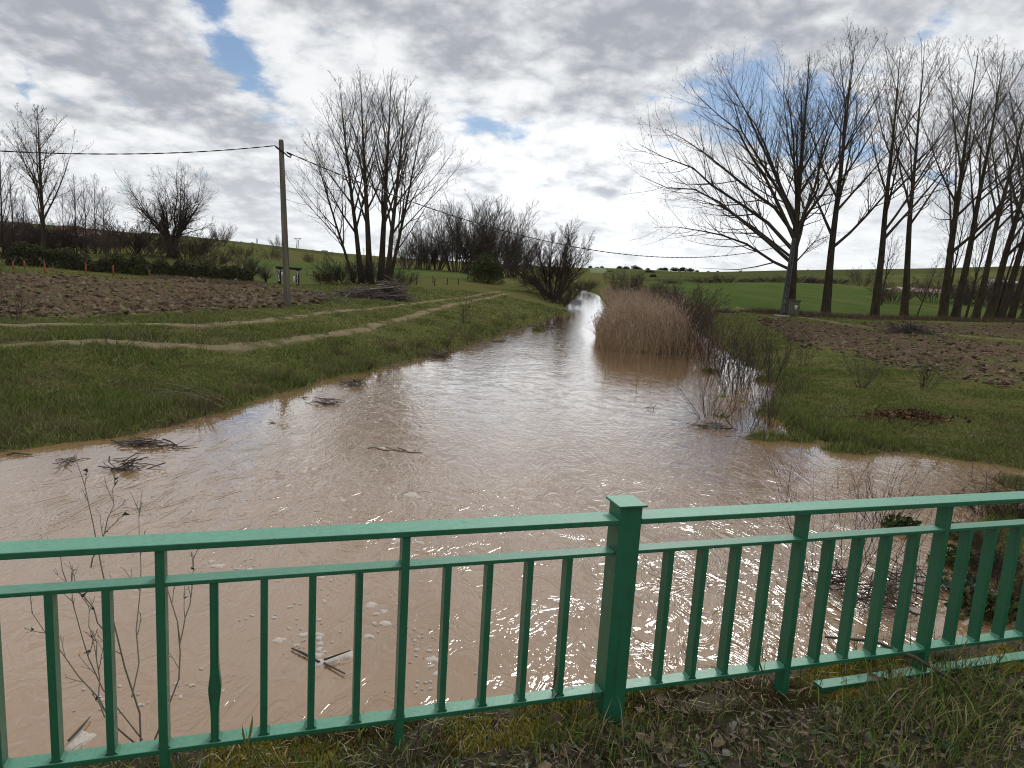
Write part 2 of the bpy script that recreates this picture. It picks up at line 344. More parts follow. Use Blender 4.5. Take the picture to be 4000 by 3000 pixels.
def ribbon(name, L, w, m, label, off=.045, n=300):
    L = np.array(L)[:, :2]; d = np.concatenate([[0], np.cumsum(np.linalg.norm(np.diff(L, axis=0), axis=1))]); t = np.linspace(0, d[-1], n)
    c = np.stack([np.interp(t, d, L[:, 0]), np.interp(t, d, L[:, 1])], -1)
    for _ in range(220): c[1:-1] = (c[:-2] + c[1:-1] * 2 + c[2:]) / 4
    T = np.gradient(c, axis=0); T /= np.linalg.norm(T, axis=1, keepdims=True); N = np.stack([-T[:, 1], T[:, 0]], -1)
    lo = c - N * w[0] * (.6 + .8 * fbm(t, t * 0, 3, 3))[:, None]; hi = c + N * w[0] * (.6 + .8 * fbm(t + 50, t * 0, 3, 4))[:, None]
    return patch(name, lo, hi, n, 9, off, m, lambda x, y: (fbm(x * 5, y * 5, 3, 8) - .5) * .05, .22, label=label, ns=1.5, na=.9, eu=.01)
ribbon('track_rut', RUTS[0], (.26,), M_rut, 'pale stony wheel rut of the left-bank track, farther one')
ribbon('track_rut', RUTS[1], (.31,), M_rut, 'pale stony wheel rut of the left-bank track, nearer one')
PATH_R = P([(1540, 655), (1640, 671), (1760, 690), (1850, 706), (1960, 716), (2090, 728), (2212, 738), (2400, 752)], 1.0)
ribbon('footpath', PATH_R, (.35,), M_rut, 'thin sandy footpath across the right meadow', .06, 160)
M_wheat = mat('young_wheat', (.060, .088, .026), (.076, .104, .034), .25, .95, .12, 2.5, 0., stretch=(1, .25, 1), c3=(.092, .108, .038), scale3=.09)
M_hill = mat('hill_crop', (.064, .076, .028), (.080, .086, .036), .05, .95, .1, 1.5, 0., stretch=(1, .3, 1), c3=(.085, .10, .04), scale3=.02)
M_dry = mat('fallow', (.10, .105, .040), (.12, .11, .050), .08, .95, .1, 1.5, 0., c3=(.07, .09, .03), scale3=.03)
patch('wheat_field', PY([(520, 607, 74), (600, 609, 78), (760, 606, 90), (900, 606, 98), (1020, 608, 106)]), PY([(520, 566, 150), (600, 565, 160), (760, 574, 170), (900, 585, 165), (1020, 590, 160)]), 90, 60, .35, M_wheat, None, .05, label='bright green wheat field behind the dark gateway')
patch('wheat_field', PY([(1500, 655, 86), (1600, 665, 83), (1700, 672, 82), (1830, 678, 84), (2000, 682, 92), (2212, 686, 105), (2420, 690, 120)]), PY([(1290, 610, 250), (1450, 607, 250), (1600, 611, 215), (1750, 617, 205), (1900, 628, 185), (2212, 650, 165), (2420, 660, 160)]), 90, 70, .3, M_wheat, None, .03, label='bright green wheat field behind the right poplars')
patch('hill_field', PY([(1300, 604, 320), (1450, 604, 262), (1600, 607, 228), (1750, 613, 216), (1900, 622, 210), (2212, 615, 260), (2420, 610, 280)]), PY([(1300, 584, 660), (1480, 591, 476), (1600, 588.5, 440), (1750, 587, 428), (1900, 585, 428), (2212, 578.5, 428), (2420, 577, 428)]), 90, 60, .9, M_hill, None, .02, label='dark green crop on the hillside under the skyline')
patch('fallow_field', PY([(1800, 616, 214), (1950, 625, 205), (2100, 628, 205), (2212, 628, 215), (2420, 630, 220)]), PY([(1800, 605, 260), (1950, 602, 290), (2100, 599, 310), (2212, 597, 320), (2420, 597, 330)]), 60, 30, 1.3, M_dry, None, .06, label='olive fallow strip on the right hillside')
patch('hill_field', PY([(300, 520, 260), (480, 540, 240), (620, 552, 240), (760, 562, 230)]), PY([(300, 507, 420), (480, 526, 398), (620, 538, 418), (760, 552, 420)]), 60, 40, .8, M_hill, None, .03, label='green crop on the low rise behind the gateway')
patch('hill_field', PY([(1270, 596, 420), (1340, 597, 400), (1450, 594, 420)]), PY([(1270, 583, 690), (1340, 581, 690), (1450, 585, 560)]), 40, 30, .8, mat('hill_crop_light', (.085, .12, .035), (.10, .125, .045), .05, .95), None, .05, label='pale green field on the distant rise upstream')

# ------------------------------------------------------------------ river
wx = np.concatenate([np.linspace(-26, -14, 12)[:-1], np.linspace(-14, 16, 180), np.linspace(16, 34, 18)[1:]])
wy = np.concatenate([np.linspace(-12, 3, 8)[:-1], np.linspace(3, 40, 230), geom(40, 225, 1.6, 100)])
X, Y = np.meshgrid(wx, wy); s = -sdist(X, Y); flow = smooth(s, .25, 2.4)
flow = np.clip(flow * (1 - .6 * smooth(-X, 5, 8.5) * smooth(-Y, -17, -11)) * (1 - .55 * smooth(X, 4.5, 8) * smooth(Y, 10.5, 13)), 0.1, 1)
flow = flow * (1 - .62 * smooth(Y, 9, 17)) * (1 + 1.3 * smooth(X, .6, 2.2) * smooth(-Y, -11, -8)) * (1 - .5 * smooth(-X, -1.4, 0.2) * smooth(-Y, -10.5, -7.5))
Zw = flow * ((fbm(X * .8 + 3, Y * .35, 2, 41) - .5) * .04 + (fbm(X * 2.2, Y * 1.5, 2, 42) - .5) * .010)
idx = np.arange(X.size).reshape(X.shape); F = np.stack([idx[:-1, :-1], idx[:-1, 1:], idx[1:, 1:], idx[1:, :-1]], -1).reshape(-1, 4)
def water_mat():
    m = bpy.data.materials.new('muddy_water'); m.use_nodes = True; E.nt = m.node_tree; b = E.nt.nodes['Principled BSDF']
    tc = node('ShaderNodeTexCoord'); v = tc.outputs['Object']; fl = E(node('ShaderNodeAttribute', attribute_name='flow').outputs['Fac'])
    mp = node('ShaderNodeMapping'); link(v, mp.inputs[0]); mp.inputs['Scale'].default_value = (1, .6, 1); v2 = mp.outputs[0]
    c = mixc(sstep(noise(v2, .5, 4), .35, .7), (.245, .150, .076), (.275, .172, .092)); link(c, b.inputs['Base Color'])
    b.inputs['Roughness'].default_value = .02; b.inputs['IOR'].default_value = 1.45; b.inputs['Coat Weight'].default_value = 1.; b.inputs['Coat IOR'].default_value = 1.45; b.inputs['Coat Roughness'].default_value = .02; b.inputs['Specular IOR Level'].default_value = .5
    rid = lambda n: 1. - E.op('ABSOLUTE', n - .5) * 2.
    mp3 = node('ShaderNodeMapping'); link(v, mp3.inputs[0]); mp3.inputs['Scale'].default_value = (1, .38, 1); v3 = mp3.outputs[0]
    patchy = sstep(noise(v3, .75, 4, .6, 1.2, flat=True), .42, .66) * .85 + .15
    lines = E.op('POWER', rid(noise(v2, 2.2, 3, .55, 1.4, flat=True)), 3.) * .010
    h = (noise(v2, 1.4, 2, .5, .6, flat=True) * .014 + lines + (rid(noise(v2, 5., 2, .5, 1., flat=True)) * .0075 + rid(noise(v2, 13., 2, .55, 1., flat=True)) * .0036) * patchy) * fl + noise(v2, 3.5, 2, .5, .3, flat=True) * .005 + noise(v2, 30., 1, flat=True) * .0004
    bn = node('ShaderNodeBump'); bn.inputs['Strength'].default_value = 1; bn.inputs['Distance'].default_value = 1; link(h, bn.inputs['Height']); link(bn.outputs[0], b.inputs['Normal']); link(bn.outputs[0], b.inputs['Coat Normal'])
    return m
WZ = (wx, wy, Zw)
def wz(x, y):
    j = int(np.clip(np.searchsorted(wx, x) - 1, 0, len(wx) - 2)); i = int(np.clip(np.searchsorted(wy, y) - 1, 0, len(wy) - 2)); u = (x - wx[j]) / (wx[j + 1] - wx[j]); v = (y - wy[i]) / (wy[i + 1] - wy[i])
    return float((WZ[2][i, j] * (1 - u) + WZ[2][i, j + 1] * u) * (1 - v) + (WZ[2][i + 1, j] * (1 - u) + WZ[2][i + 1, j + 1] * u) * v)
M_water = water_mat()
obj('river_water', mesh('river_water', np.stack([X, Y, Zw], -1), F, M_water, True, attr=flow), kind='structure', label='muddy brown flooded river')

# ------------------------------------------------------------------ bridge edge and railing
AZF = .3086; fu = np.array([math.cos(AZF), math.sin(AZF), 0]); fn = np.array([-math.sin(AZF), math.cos(AZF), 0])
FP0 = np.array([-1.2329, 1.8143, HC - 1.4782]); FZ = FP0[2]
def fp(s, n, z): return np.array([FP0[0] + fu[0] * s + fn[0] * n, FP0[1] + fu[1] * s + fn[1] * n, z])
FM = Matrix.Rotation(AZF, 4, 'Z'); FM.translation = Vector((FP0[0], FP0[1], 0))
def fobj(name, me, **k):
    o = obj(name, me, **k); o.matrix_world = FM; return o
M_conc = mat('concrete', (.20, .19, .17), (.13, .125, .105), 6., .95, .01, 40., .2, c3=(.07, .075, .03), scale3=3.)
deck = Geo().box((-16, -9, 1.75), (22, .21, 2.33)); fobj('bridge_deck', deck.mesh('bridge_deck', M_conc), kind='structure', label='concrete bridge deck')
# verge: soil sheet between road and railing, with a mossy broken concrete lip
vs = np.linspace(-3, 8.2, 470); vn = np.linspace(-1.6, .225, 90); Sx, Nx = np.meshgrid(vs, vn)
def verge_z(s, n):
    return 2.352 + .06 * smooth(n, -.75, -.15) + (fbm(s * 3, n * 3, 4, 12) - .5) * .05 * smooth(n, -1.0, -.4) + (fbm(s * 14, n * 14, 3, 13) - .5) * .022 - .25 * smooth(n + (fbm(s * 7, s * 0, 4, 15) - .5) * .05, .19, .225)
Vz = verge_z(Sx, Nx); idx = np.arange(Sx.size).reshape(Sx.shape); F = np.stack([idx[:-1, :-1], idx[:-1, 1:], idx[1:, 1:], idx[1:, :-1]], -1).reshape(-1, 4)
M_verge = mat('verge_soil', (.055, .042, .028), (.085, .066, .045), 14., .95, .006, 70., .15, c3=(.05, .055, .02), scale3=5.)
verge = fobj('verge_soil', mesh('verge_soil', np.stack([Sx, Nx, Vz], -1), F, M_verge, True), kind='structure', label='dark soil verge of the bridge under the railing')
M_road = mat('gritty_road', (.16, .125, .10), (.11, .09, .075), 9., .9, .004, 120., .2, c3=(.07, .065, .045), scale3=2.)
rs = np.linspace(-6, 9, 120); rn = np.linspace(-8, -.5, 50); A, B = np.meshgrid(rs, rn); idx = np.arange(A.size).reshape(A.shape)
rz = 2.338 + .02 * smooth(A, 1.6, 3.2) + (fbm(A * 4, B * 4, 3, 3) - .5) * .012 - .06 * smooth(B, -.66, -.5) + .014
fobj('road', mesh('road', np.stack([A, B, rz], -1), np.stack([idx[:-1, :-1], idx[:-1, 1:], idx[1:, 1:], idx[1:, :-1]], -1).reshape(-1, 4), M_road, True), kind='structure', label='gritty brown road surface on the bridge')

def paint_mat():
    m = bpy.data.materials.new('green_paint'); m.use_nodes = True; E.nt = m.node_tree; b = E.nt.nodes['Principled BSDF']
    tc = node('ShaderNodeTexCoord'); v = tc.outputs['Object']; g = node('ShaderNodeNewGeometry')
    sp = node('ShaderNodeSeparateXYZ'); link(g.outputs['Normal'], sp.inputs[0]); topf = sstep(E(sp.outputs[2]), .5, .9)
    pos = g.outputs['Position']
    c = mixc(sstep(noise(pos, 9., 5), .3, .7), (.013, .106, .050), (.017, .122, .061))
    sky_sheen = sstep(noise(pos, 60., 6, .7), .30, .75) * topf * .22 + topf * .42
    c = mixc(sky_sheen, c, (.16, .43, .30))  # paler green painted on upward faces for sky light on the rail tops
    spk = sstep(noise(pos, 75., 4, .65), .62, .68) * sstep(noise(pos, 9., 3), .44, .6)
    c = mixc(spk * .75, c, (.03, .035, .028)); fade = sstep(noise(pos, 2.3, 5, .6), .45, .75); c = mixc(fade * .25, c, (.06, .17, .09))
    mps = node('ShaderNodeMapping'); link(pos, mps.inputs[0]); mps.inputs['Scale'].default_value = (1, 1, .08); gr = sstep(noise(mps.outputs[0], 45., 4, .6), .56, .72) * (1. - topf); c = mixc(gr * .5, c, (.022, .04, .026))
    rust = sstep(noise(pos, 5.5, 8, .78), .665, .71); c = mixc(rust * .8, c, (.10, .035, .018))
    link(c, b.inputs['Base Color']); r = noise(pos, 30., 4) * .25 + .28; link(r, b.inputs['Roughness']); b.inputs['Specular IOR Level'].default_value = .45
    bn = node('ShaderNodeBump'); bn.inputs['Strength'].default_value = .5; bn.inputs['Distance'].default_value = .0012; link(noise(pos, 85., 4, .6), bn.inputs['Height']); link(bn.outputs[0], b.inputs['Normal'])
    return m
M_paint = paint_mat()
def bevbox(name, lo, hi, m, bev=.002, seg=2):
    import bmesh
    bm = bmesh.new(); bmesh.ops.create_cube(bm, size=1)
    for v in bm.verts: v.co = Vector([lo[i] + (hi[i] - lo[i]) * (v.co[i] + .5) for i in range(3)])
    bmesh.ops.bevel(bm, geom=bm.edges[:], offset=bev, segments=seg, affect='EDGES', profile=.5)
    me = bpy.data.meshes.new(name); bm.to_mesh(me); bm.free(); me.materials.append(m); return me
rail = thing('bridge_railing', fp(1.745, .03, 2.38), 'green painted steel bridge railing with flat rails and upright bars', 'railing', rotz=AZF)
def rpart(name, me, s, n=0, z=0, parent=None, **k):
    o = obj(name, me, parent or rail, **k); o.location = (s - 1.745, n - .03, z - 2.38); return o
PZ = 3.222
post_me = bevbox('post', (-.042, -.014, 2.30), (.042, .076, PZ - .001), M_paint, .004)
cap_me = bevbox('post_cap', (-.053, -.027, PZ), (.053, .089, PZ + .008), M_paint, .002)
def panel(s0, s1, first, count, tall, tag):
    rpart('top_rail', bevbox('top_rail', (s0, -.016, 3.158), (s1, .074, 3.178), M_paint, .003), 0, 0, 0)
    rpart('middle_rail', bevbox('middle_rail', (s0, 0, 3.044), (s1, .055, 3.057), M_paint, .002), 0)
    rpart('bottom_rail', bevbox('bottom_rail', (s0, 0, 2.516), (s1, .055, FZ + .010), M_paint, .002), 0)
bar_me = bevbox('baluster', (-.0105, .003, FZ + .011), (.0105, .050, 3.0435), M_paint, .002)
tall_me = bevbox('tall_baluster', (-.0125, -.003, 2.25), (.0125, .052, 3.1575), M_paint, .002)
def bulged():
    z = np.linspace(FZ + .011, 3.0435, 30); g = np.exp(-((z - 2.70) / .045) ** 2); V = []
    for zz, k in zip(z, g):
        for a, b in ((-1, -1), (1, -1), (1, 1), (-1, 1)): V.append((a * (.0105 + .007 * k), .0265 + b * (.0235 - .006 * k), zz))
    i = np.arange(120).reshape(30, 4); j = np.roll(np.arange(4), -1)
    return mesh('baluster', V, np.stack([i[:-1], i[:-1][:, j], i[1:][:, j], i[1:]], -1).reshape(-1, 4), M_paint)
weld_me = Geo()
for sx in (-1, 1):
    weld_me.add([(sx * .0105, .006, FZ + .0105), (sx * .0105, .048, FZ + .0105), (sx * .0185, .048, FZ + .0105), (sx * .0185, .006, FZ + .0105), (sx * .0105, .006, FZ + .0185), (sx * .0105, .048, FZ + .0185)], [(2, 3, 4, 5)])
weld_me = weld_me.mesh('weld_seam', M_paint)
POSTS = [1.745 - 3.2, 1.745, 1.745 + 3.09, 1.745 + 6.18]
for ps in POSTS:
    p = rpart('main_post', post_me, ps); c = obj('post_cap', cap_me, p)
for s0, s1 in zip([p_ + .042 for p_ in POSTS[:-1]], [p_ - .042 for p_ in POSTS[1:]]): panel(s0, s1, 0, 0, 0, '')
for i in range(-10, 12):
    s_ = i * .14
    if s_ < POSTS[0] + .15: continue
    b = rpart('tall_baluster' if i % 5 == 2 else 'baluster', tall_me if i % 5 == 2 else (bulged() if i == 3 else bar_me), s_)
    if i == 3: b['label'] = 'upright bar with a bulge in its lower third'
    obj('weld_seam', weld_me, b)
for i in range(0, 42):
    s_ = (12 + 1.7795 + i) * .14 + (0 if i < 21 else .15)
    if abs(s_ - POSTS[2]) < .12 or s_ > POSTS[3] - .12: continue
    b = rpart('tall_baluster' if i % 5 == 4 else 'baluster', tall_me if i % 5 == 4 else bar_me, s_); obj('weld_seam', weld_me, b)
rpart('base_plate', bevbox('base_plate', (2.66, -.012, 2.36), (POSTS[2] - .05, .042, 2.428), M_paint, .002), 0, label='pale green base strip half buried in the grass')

# ------------------------------------------------------------------ vegetation kit
def unit(v): return v / (np.linalg.norm(v, axis=-1, keepdims=True) + 1e-9)
def grow(rng, Pp, Rp, Lp, cnt, t0, t1, ang, ratio, bias, n, jit, rmul, rtip, shape=None, droop=0., dens=None):
    M, n0, _ = Pp.shape; id_ = np.repeat(np.arange(M), cnt); k = np.tile(np.arange(cnt), M)
    t = t0 + (t1 - t0) * (k + rng.random(len(k))) / cnt
    if dens:                               # short parents carry fewer children
        kp = rng.random(len(k)) < np.clip(Lp[id_] / dens, .12, 1); id_, k, t = id_[kp], k[kp], t[kp]
    f = np.clip(t * (n0 - 1), 0, n0 - 1.001); i = f.astype(int); w = (f - i)[:, None]
    st = Pp[id_, i] * (1 - w) + Pp[id_, i + 1] * w; T = unit(Pp[id_, i + 1] - Pp[id_, i]); r = Rp[id_, i] * (1 - w[:, 0]) + Rp[id_, i + 1] * w[:, 0]
    ph = k * 2.39996 + rng.random(M)[id_] * 6.28 + rng.normal(0, .5, len(k))
    ref = np.where(np.abs(T[:, 2:3]) > .9, np.array([[1., 0, 0]]), np.array([[0, 0, 1.]])); A = unit(np.cross(T, ref)); B = np.cross(T, A)
    q = A * np.cos(ph)[:, None] + B * np.sin(ph)[:, None]; a = rng.uniform(ang[0], ang[1], len(k))[:, None]
    d = np.cos(a) * T + np.sin(a) * q
    L = (Lp[id_] * ratio * (shape(t) if shape else 1 - .55 * t) * rng.uniform(.7, 1.25, len(k)))
    pts = [st]; p = st
    for j in range(n - 1):
        p = p + d * (L / (n - 1))[:, None]; pts.append(p)
        d = d + rng.normal(0, jit, d.shape); d[:, 2] += bias / (n - 1) - droop * j / (n - 1); d = unit(d)
    Pc = np.stack(pts, 1); r0 = np.maximum(np.minimum(r * rmul, L * .03 + .004), rtip); Rc = r0[:, None] + (rtip - r0)[:, None] * np.linspace(0, 1, n)[None] ** .9
    return Pc, Rc, L
def buds(rng, g, Pt, per, size, col):
    M, n, _ = Pt.shape; id_ = np.repeat(np.arange(M), per); t = rng.random(len(id_)) * (n - 1.001); i = t.astype(int); w = (t - i)[:, None]
    c = Pt[id_, i] * (1 - w) + Pt[id_, i + 1] * w; a = unit(rng.normal(size=c.shape)); a[:, 2] = np.abs(a[:, 2]) * .8; b = unit(np.cross(a, rng.normal(size=c.shape)))
    s_ = (size * rng.uniform(.6, 1.4, len(id_)))[:, None]
    V = np.stack([c - b * s_ * .28, c + b * s_ * .28, c + a * s_], 1).reshape(-1, 3)
    cc = np.repeat(np.asarray(col)[rng.integers(0, len(col), len(id_))], 3, 0)
    g.add(V, np.arange(len(V)).reshape(-1, 3), cc)
BARK = (.060, .049, .039); TWIG = (.080, .064, .054); BUD = [(.09, .07, .055), (.12, .10, .06), (.10, .12, .05)]
M_bark = mat('bark', (.066, .053, .040), (.036, .030, .024), 3., .95, .05, 9., .0, stretch=(1, 1, .3), c3=(.070, .068, .028), scale3=.6)
M_twig = mat('twigs', (1, 1, 1), None, rough=.9, spec=.1, attr=True)
def poplar(seed, H, r, nl=20, t0=.22, ang=(.5, .85), llen=.42, nb=9, nt=7, bias=.7, sway=.02, trunk_top=.12, fork=None, bud=.10, budn=2, lshape=None, twl=2, limbs=None, twr=.0055):
    rng = np.random.default_rng(seed); n = 9
    tz = np.linspace(0, 1, n); tp = np.zeros((n, 3)); tp[:, 2] = tz * H; tp[1:, :2] = np.cumsum(rng.normal(0, sway * H / n, (n - 1, 2)), 0)
    tr = r * (1 - tz) ** 1.15 * (1 - trunk_top) + r * trunk_top * (1 - tz) + .012; tr[0] *= 1.35
    Pt = tp[None]; Rt = tr[None]; g0 = Geo(); zf = np.concatenate([[0, .02, .05], np.linspace(.1, 1, 16)])
    tp2 = np.stack([np.interp(zf, tz, tp[:, i]) for i in range(3)], -1); tr2 = np.interp(zf, tz, tr); tr2[0] = r * 1.5; tr2[1] = r * 1.2; tr2[2] = r * 1.06
    tp2[0, 2] = -.25; g0.tubes(tp2, tr2, 10)
    trunk = g0.mesh('trunk', M_bark, True)
    shape = lshape or (lambda t: np.clip((1 - t) * 1.15 + .06, .06, 1.) * np.clip(.8 + (t - t0) * 1.4, 0, 1))
    P1, R1, L1 = grow(rng, Pt, Rt, np.array([H]), nl, t0, .97, ang, llen, bias, 7, .05, .55, .014, shape)
    if limbs is not None:                   # hand-set limbs: (start t, end dx, dy, dz, sag)
        for t, dx, dy, dz, cu in limbs:
            p0 = np.array([np.interp(t, tz, tp[:, i]) for i in range(3)]); e = p0 + np.array([dx, dy, dz]); u_ = np.linspace(0, 1, 7)[:, None]
            q = p0 * (1 - u_) + e * u_ + np.array([0, 0, 1.]) * cu * (u_ * (1 - u_)) * 4 + np.concatenate([np.zeros((1, 3)), rng.normal(0, .012 * np.linalg.norm(e - p0), (5, 3)), np.zeros((1, 3))])
            L = np.linalg.norm(e - p0); P1 = np.concatenate([P1, q[None]]); R1 = np.concatenate([R1, (np.linspace(1, .10, 7) ** 1.1 * (.0095 * L + .03))[None]]); L1 = np.append(L1, L)
    g = Geo(); g.tubes(P1, R1, 6, BARK)
    R1 = R1 * .9
    P2, R2, L2 = grow(rng, P1, R1, L1, nb, .15, .98, (.45, .85), .46, .5, 5, .06, .55, .010, dens=.26 * H); g.tubes(P2, R2, 4, TWIG)
    P3, R3, L3 = grow(rng, P2, R2, L2, nt, .10, 1., (.4, .85), .5, .4, 4, .08, .7, twr, dens=.10 * H); g.tubes(P3, R3 * 1.1, 2, TWIG)
    Pe = P3
    if twl:
        P4, R4, L4 = grow(rng, P3, R3, np.maximum(L3, .35), twl, .25, 1., (.35, .8), .6, .2, 3, .08, .8, twr * .8); g.tubes(P4, R4, 2, TWIG); Pe = P4
    if budn: buds(rng, g, Pe, budn, bud, np.array(BUD))
    return {'trunk': trunk, 'crown': g.mesh('crown', M_twig)}
def shrub(seed, H, n=12, spread=.5, nb=7, nt=4, col=TWIG, r=.02, curve=.5, bud=0, jit=.05, tw=.004, rad=.15, k=4, twl=0):
    rng = np.random.default_rng(seed); a = rng.random(n) * 6.28; rr = rng.random(n) ** .5; L = H * rng.uniform(.55, 1.1, n)
    p = np.stack([np.cos(a) * rr * rad * H * .5, np.sin(a) * rr * rad * H * .5, np.full(n, -.05)], -1)
    d = unit(np.stack([np.cos(a) * rr * spread, np.sin(a) * rr * spread, np.ones(n)], -1) + rng.normal(0, .08, (n, 3))); pts = [p]
    for j in range(6):
        p = p + d * (L / 6)[:, None]; pts.append(p); d = d + rng.normal(0, jit, d.shape); d[:, 2] += curve * .1; d = unit(d)
    P1 = np.stack(pts, 1); R1 = np.linspace(1, .25, 7)[None] * (r * rng.uniform(.5, 1.1, n))[:, None]; g = Geo(); c = np.asarray(col)
    g.tubes(P1, R1, k, c * rng.uniform(.8, 1.2, (n, 1)))
    if nb:
        P2, R2, L2 = grow(rng, P1, R1, L, nb, .2, .97, (.3, .8), .38, .4, 4, .08, .6, tw); g.tubes(P2, R2, 3, c)
        if nt:
            P3, R3, L3 = grow(rng, P2, R2, L2, nt, .1, 1., (.3, .8), .5, .3, 3, .1, .7, tw * .8); g.tubes(P3, R3, 2 if not twl else 3, c * 1.05); P2 = P3
            if twl:
                P4, R4, L4 = grow(rng, P3, R3, L3, twl, .1, 1., (.3, .8), .6, .3, 3, .1, .7, tw * .7); g.tubes(P4, R4, 2, c * 1.05); P2 = P4
        if bud: buds(rng, g, P2, 2, bud, np.array(BUD))
    return g.mesh('bare_stems', M_twig)
def leafy(seed, shape, n, size, cols, lump=.25, shell=.45, stretch=None, upb=0.):
    rng = np.random.default_rng(seed); d = unit(rng.normal(size=(n, 3))); d[:, 2] = np.where(d[:, 2] < -.3, -d[:, 2], d[:, 2])
    th = np.arctan2(d[:, 1], d[:, 0]); ph = np.arcsin(d[:, 2]); l = 1 + lump * (fbm(th * 2.2 + 9, ph * 3 + 5, 3, seed) - .5) * 2
    rad = (1 - shell * rng.random(n) ** 1.7) * l; c = d * rad[:, None] * np.asarray(shape); c[:, 2] += shape[2] * .25
    c = c[c[:, 2] > 0]; n = len(c)
    a = unit(rng.normal(size=(n, 3)) + np.array([0, 0, upb])); b = unit(np.cross(a, rng.normal(size=(n, 3)))); s_ = (size * rng.uniform(.6, 1.4, n))[:, None]
    V = np.stack([c - b * s_ * .35, c + a * s_ * .5 + b * s_ * .1, c + b * s_ * .35 , c - a * s_ * .5], 1).reshape(-1, 3)
    cc = np.asarray(cols)[rng.integers(0, len(cols), n)] * rng.uniform(.75, 1.25, (n, 1))
    return mesh('foliage', V, np.arange(4 * n).reshape(-1, 4), M_twig, False, np.repeat(cc, 4, 0))
def tree(protos, name, loc, label, cat='tree', group=None, rotz=0, scale=1, lean=None):
    t = thing(name, loc, label, cat, group, rotz, scale, lean)
    for k, me in protos.items(): obj(k, me, t)
    return t
def ground_at(x, y, z0=1.0):               # ground point seen at a photo pixel
    p = at(x, y, z0)
    for _ in range(25): p = at(x, y, .5 * z0 + .5 * gz(p[0], p[1])); z0 = p[2]
    return np.array([p[0], p[1], gz(p[0], p[1])])
def gY(x, Y):                              # ground point under photo column x at distance Y
    p = atY(x, 620, Y)
    for _ in range(4):
        d = ray(x, 620)
        z = gz(p[0], p[1])
        # walk along the column of the picture at constant Y
        y = 620.; lo, hi = 300., 1400.
        for _ in range(30):
            y = (lo + hi) / 2; q = atY(x, y, Y)
            if q[2] > z: lo = y
            else: hi = y
        p = atY(x, y, Y)
    return np.array([p[0], Y, gz(p[0], Y)])
def hpx(base, ytop, x=None):               # height of a thing standing at base whose top shows at photo row ytop
    lo, hi = 0., 60.
    for _ in range(40):
        m = (lo + hi) / 2; P_ = np.array([base[0], base[1], base[2] + m - HC]); y = (1500 - FPX * (P_ @ up) / (P_ @ fw)) / KD
        if y > ytop: lo = m
        else: hi = m
    return lo

# ------------------------------------------------------------------ trees
# big spreading poplar and the row on the right bank
GR = 'bare poplars in the row on the right bank'
b1 = ground_at(1706, 680); H1 = hpx(b1, 112)
protoA = poplar(11, H1, .46, 14, .40, (.38, .7), .50, 17, 11, .5, .012, limbs=[(.175, -13.5, 2, 4.2, 1.2), (.20, -15.5, -1, 8.2, 1.5), (.25, -15, 3, 10.5, 1.2), (.29, -11, -4, 12.5, 1.5), (.24, 3.2, 1, 14.5, -1.0), (.35, -7, 2, 14, .6), (.33, 5.5, -3, 13, -.6), (.20, 4.5, 1, 3.2, .6), (.26, 4, 6, 9, 0), (.31, -12.5, 3, 10.5, .9), (.34, -9, -3, 12.5, .6), (.38, -6, 3, 13, .3), (.42, -3.2, -3, 12.5, 0), (.31, 2.6, -4, 13.5, 0), (.36, 1, 4, 13.5, 0), (.22, -10, 5, 6.5, 1.)], bud=.10, budn=1, twl=2)
tree(protoA, 'poplar_tree', b1, 'widest bare poplar with limbs reaching left beside the grey concrete pole', group=GR, lean=(0, R_(-3.0)))
protoB = [poplar(21, 26, .40, 17, .24, (.45, .80), .60, 11, 9, .42, .014, bud=.10, budn=1, twl=2), poplar(22, 26, .38, 16, .28, (.42, .75), .62, 11, 9, .42, .016, bud=.10, budn=1, twl=2), poplar(23, 26, .34, 15, .32, (.42, .8), .58, 11, 9, .40, .018, bud=.10, budn=1, twl=2)]
row = [(1783, 682, 75, 1, 'second bare poplar from the grey concrete pole, right of the widest one'), (1888, 688, 95, 0, 'third bare poplar from the grey concrete pole'), (1952, 686, 85, -2, 'fourth bare poplar from the grey concrete pole, straight trunk'),
       (2036, 690, 95, 1, 'fifth bare poplar from the grey concrete pole, thick trunk of a close pair'), (2062, 690, 105, 4, 'sixth bare poplar from the grey concrete pole, leaning trunk of a close pair'), (2106, 690, 115, 7, 'seventh bare poplar from the grey concrete pole, slanting right'),
       (2134, 691, 120, 9, 'eighth bare poplar from the grey concrete pole, slanting right'), (2160, 691, 130, 8, 'ninth bare poplar from the grey concrete pole, slanting right'), (2182, 691, 140, 10, 'tenth bare poplar from the grey concrete pole'), (2212, 690, 150, 9, 'rightmost bare poplar at the edge of the photograph')]
for i, (x, y, top, ln, lab) in enumerate(row):
    b = ground_at(x, y); h = hpx(b, top)
    t = thing('poplar_tree', b, lab, 'tree', GR, 0, h / 26)
    t.rotation_mode = 'QUATERNION'
    from mathutils import Quaternion
    t.rotation_quaternion = Quaternion((0, 1, 0), R_(ln - 2.0)) @ Quaternion((0, 0, 1), 1.1 + i * 1.9)
    for k, me in protoB[i % 3].items(): obj(k, me, t)
protoS = [poplar(31, 14, .14, 12, .22, (.3, .6), .52, 8, 6, .45, .03, bud=.09, budn=1), poplar(32, 14, .13, 13, .18, (.3, .65), .48, 8, 6, .4, .035, bud=.09, budn=1)]
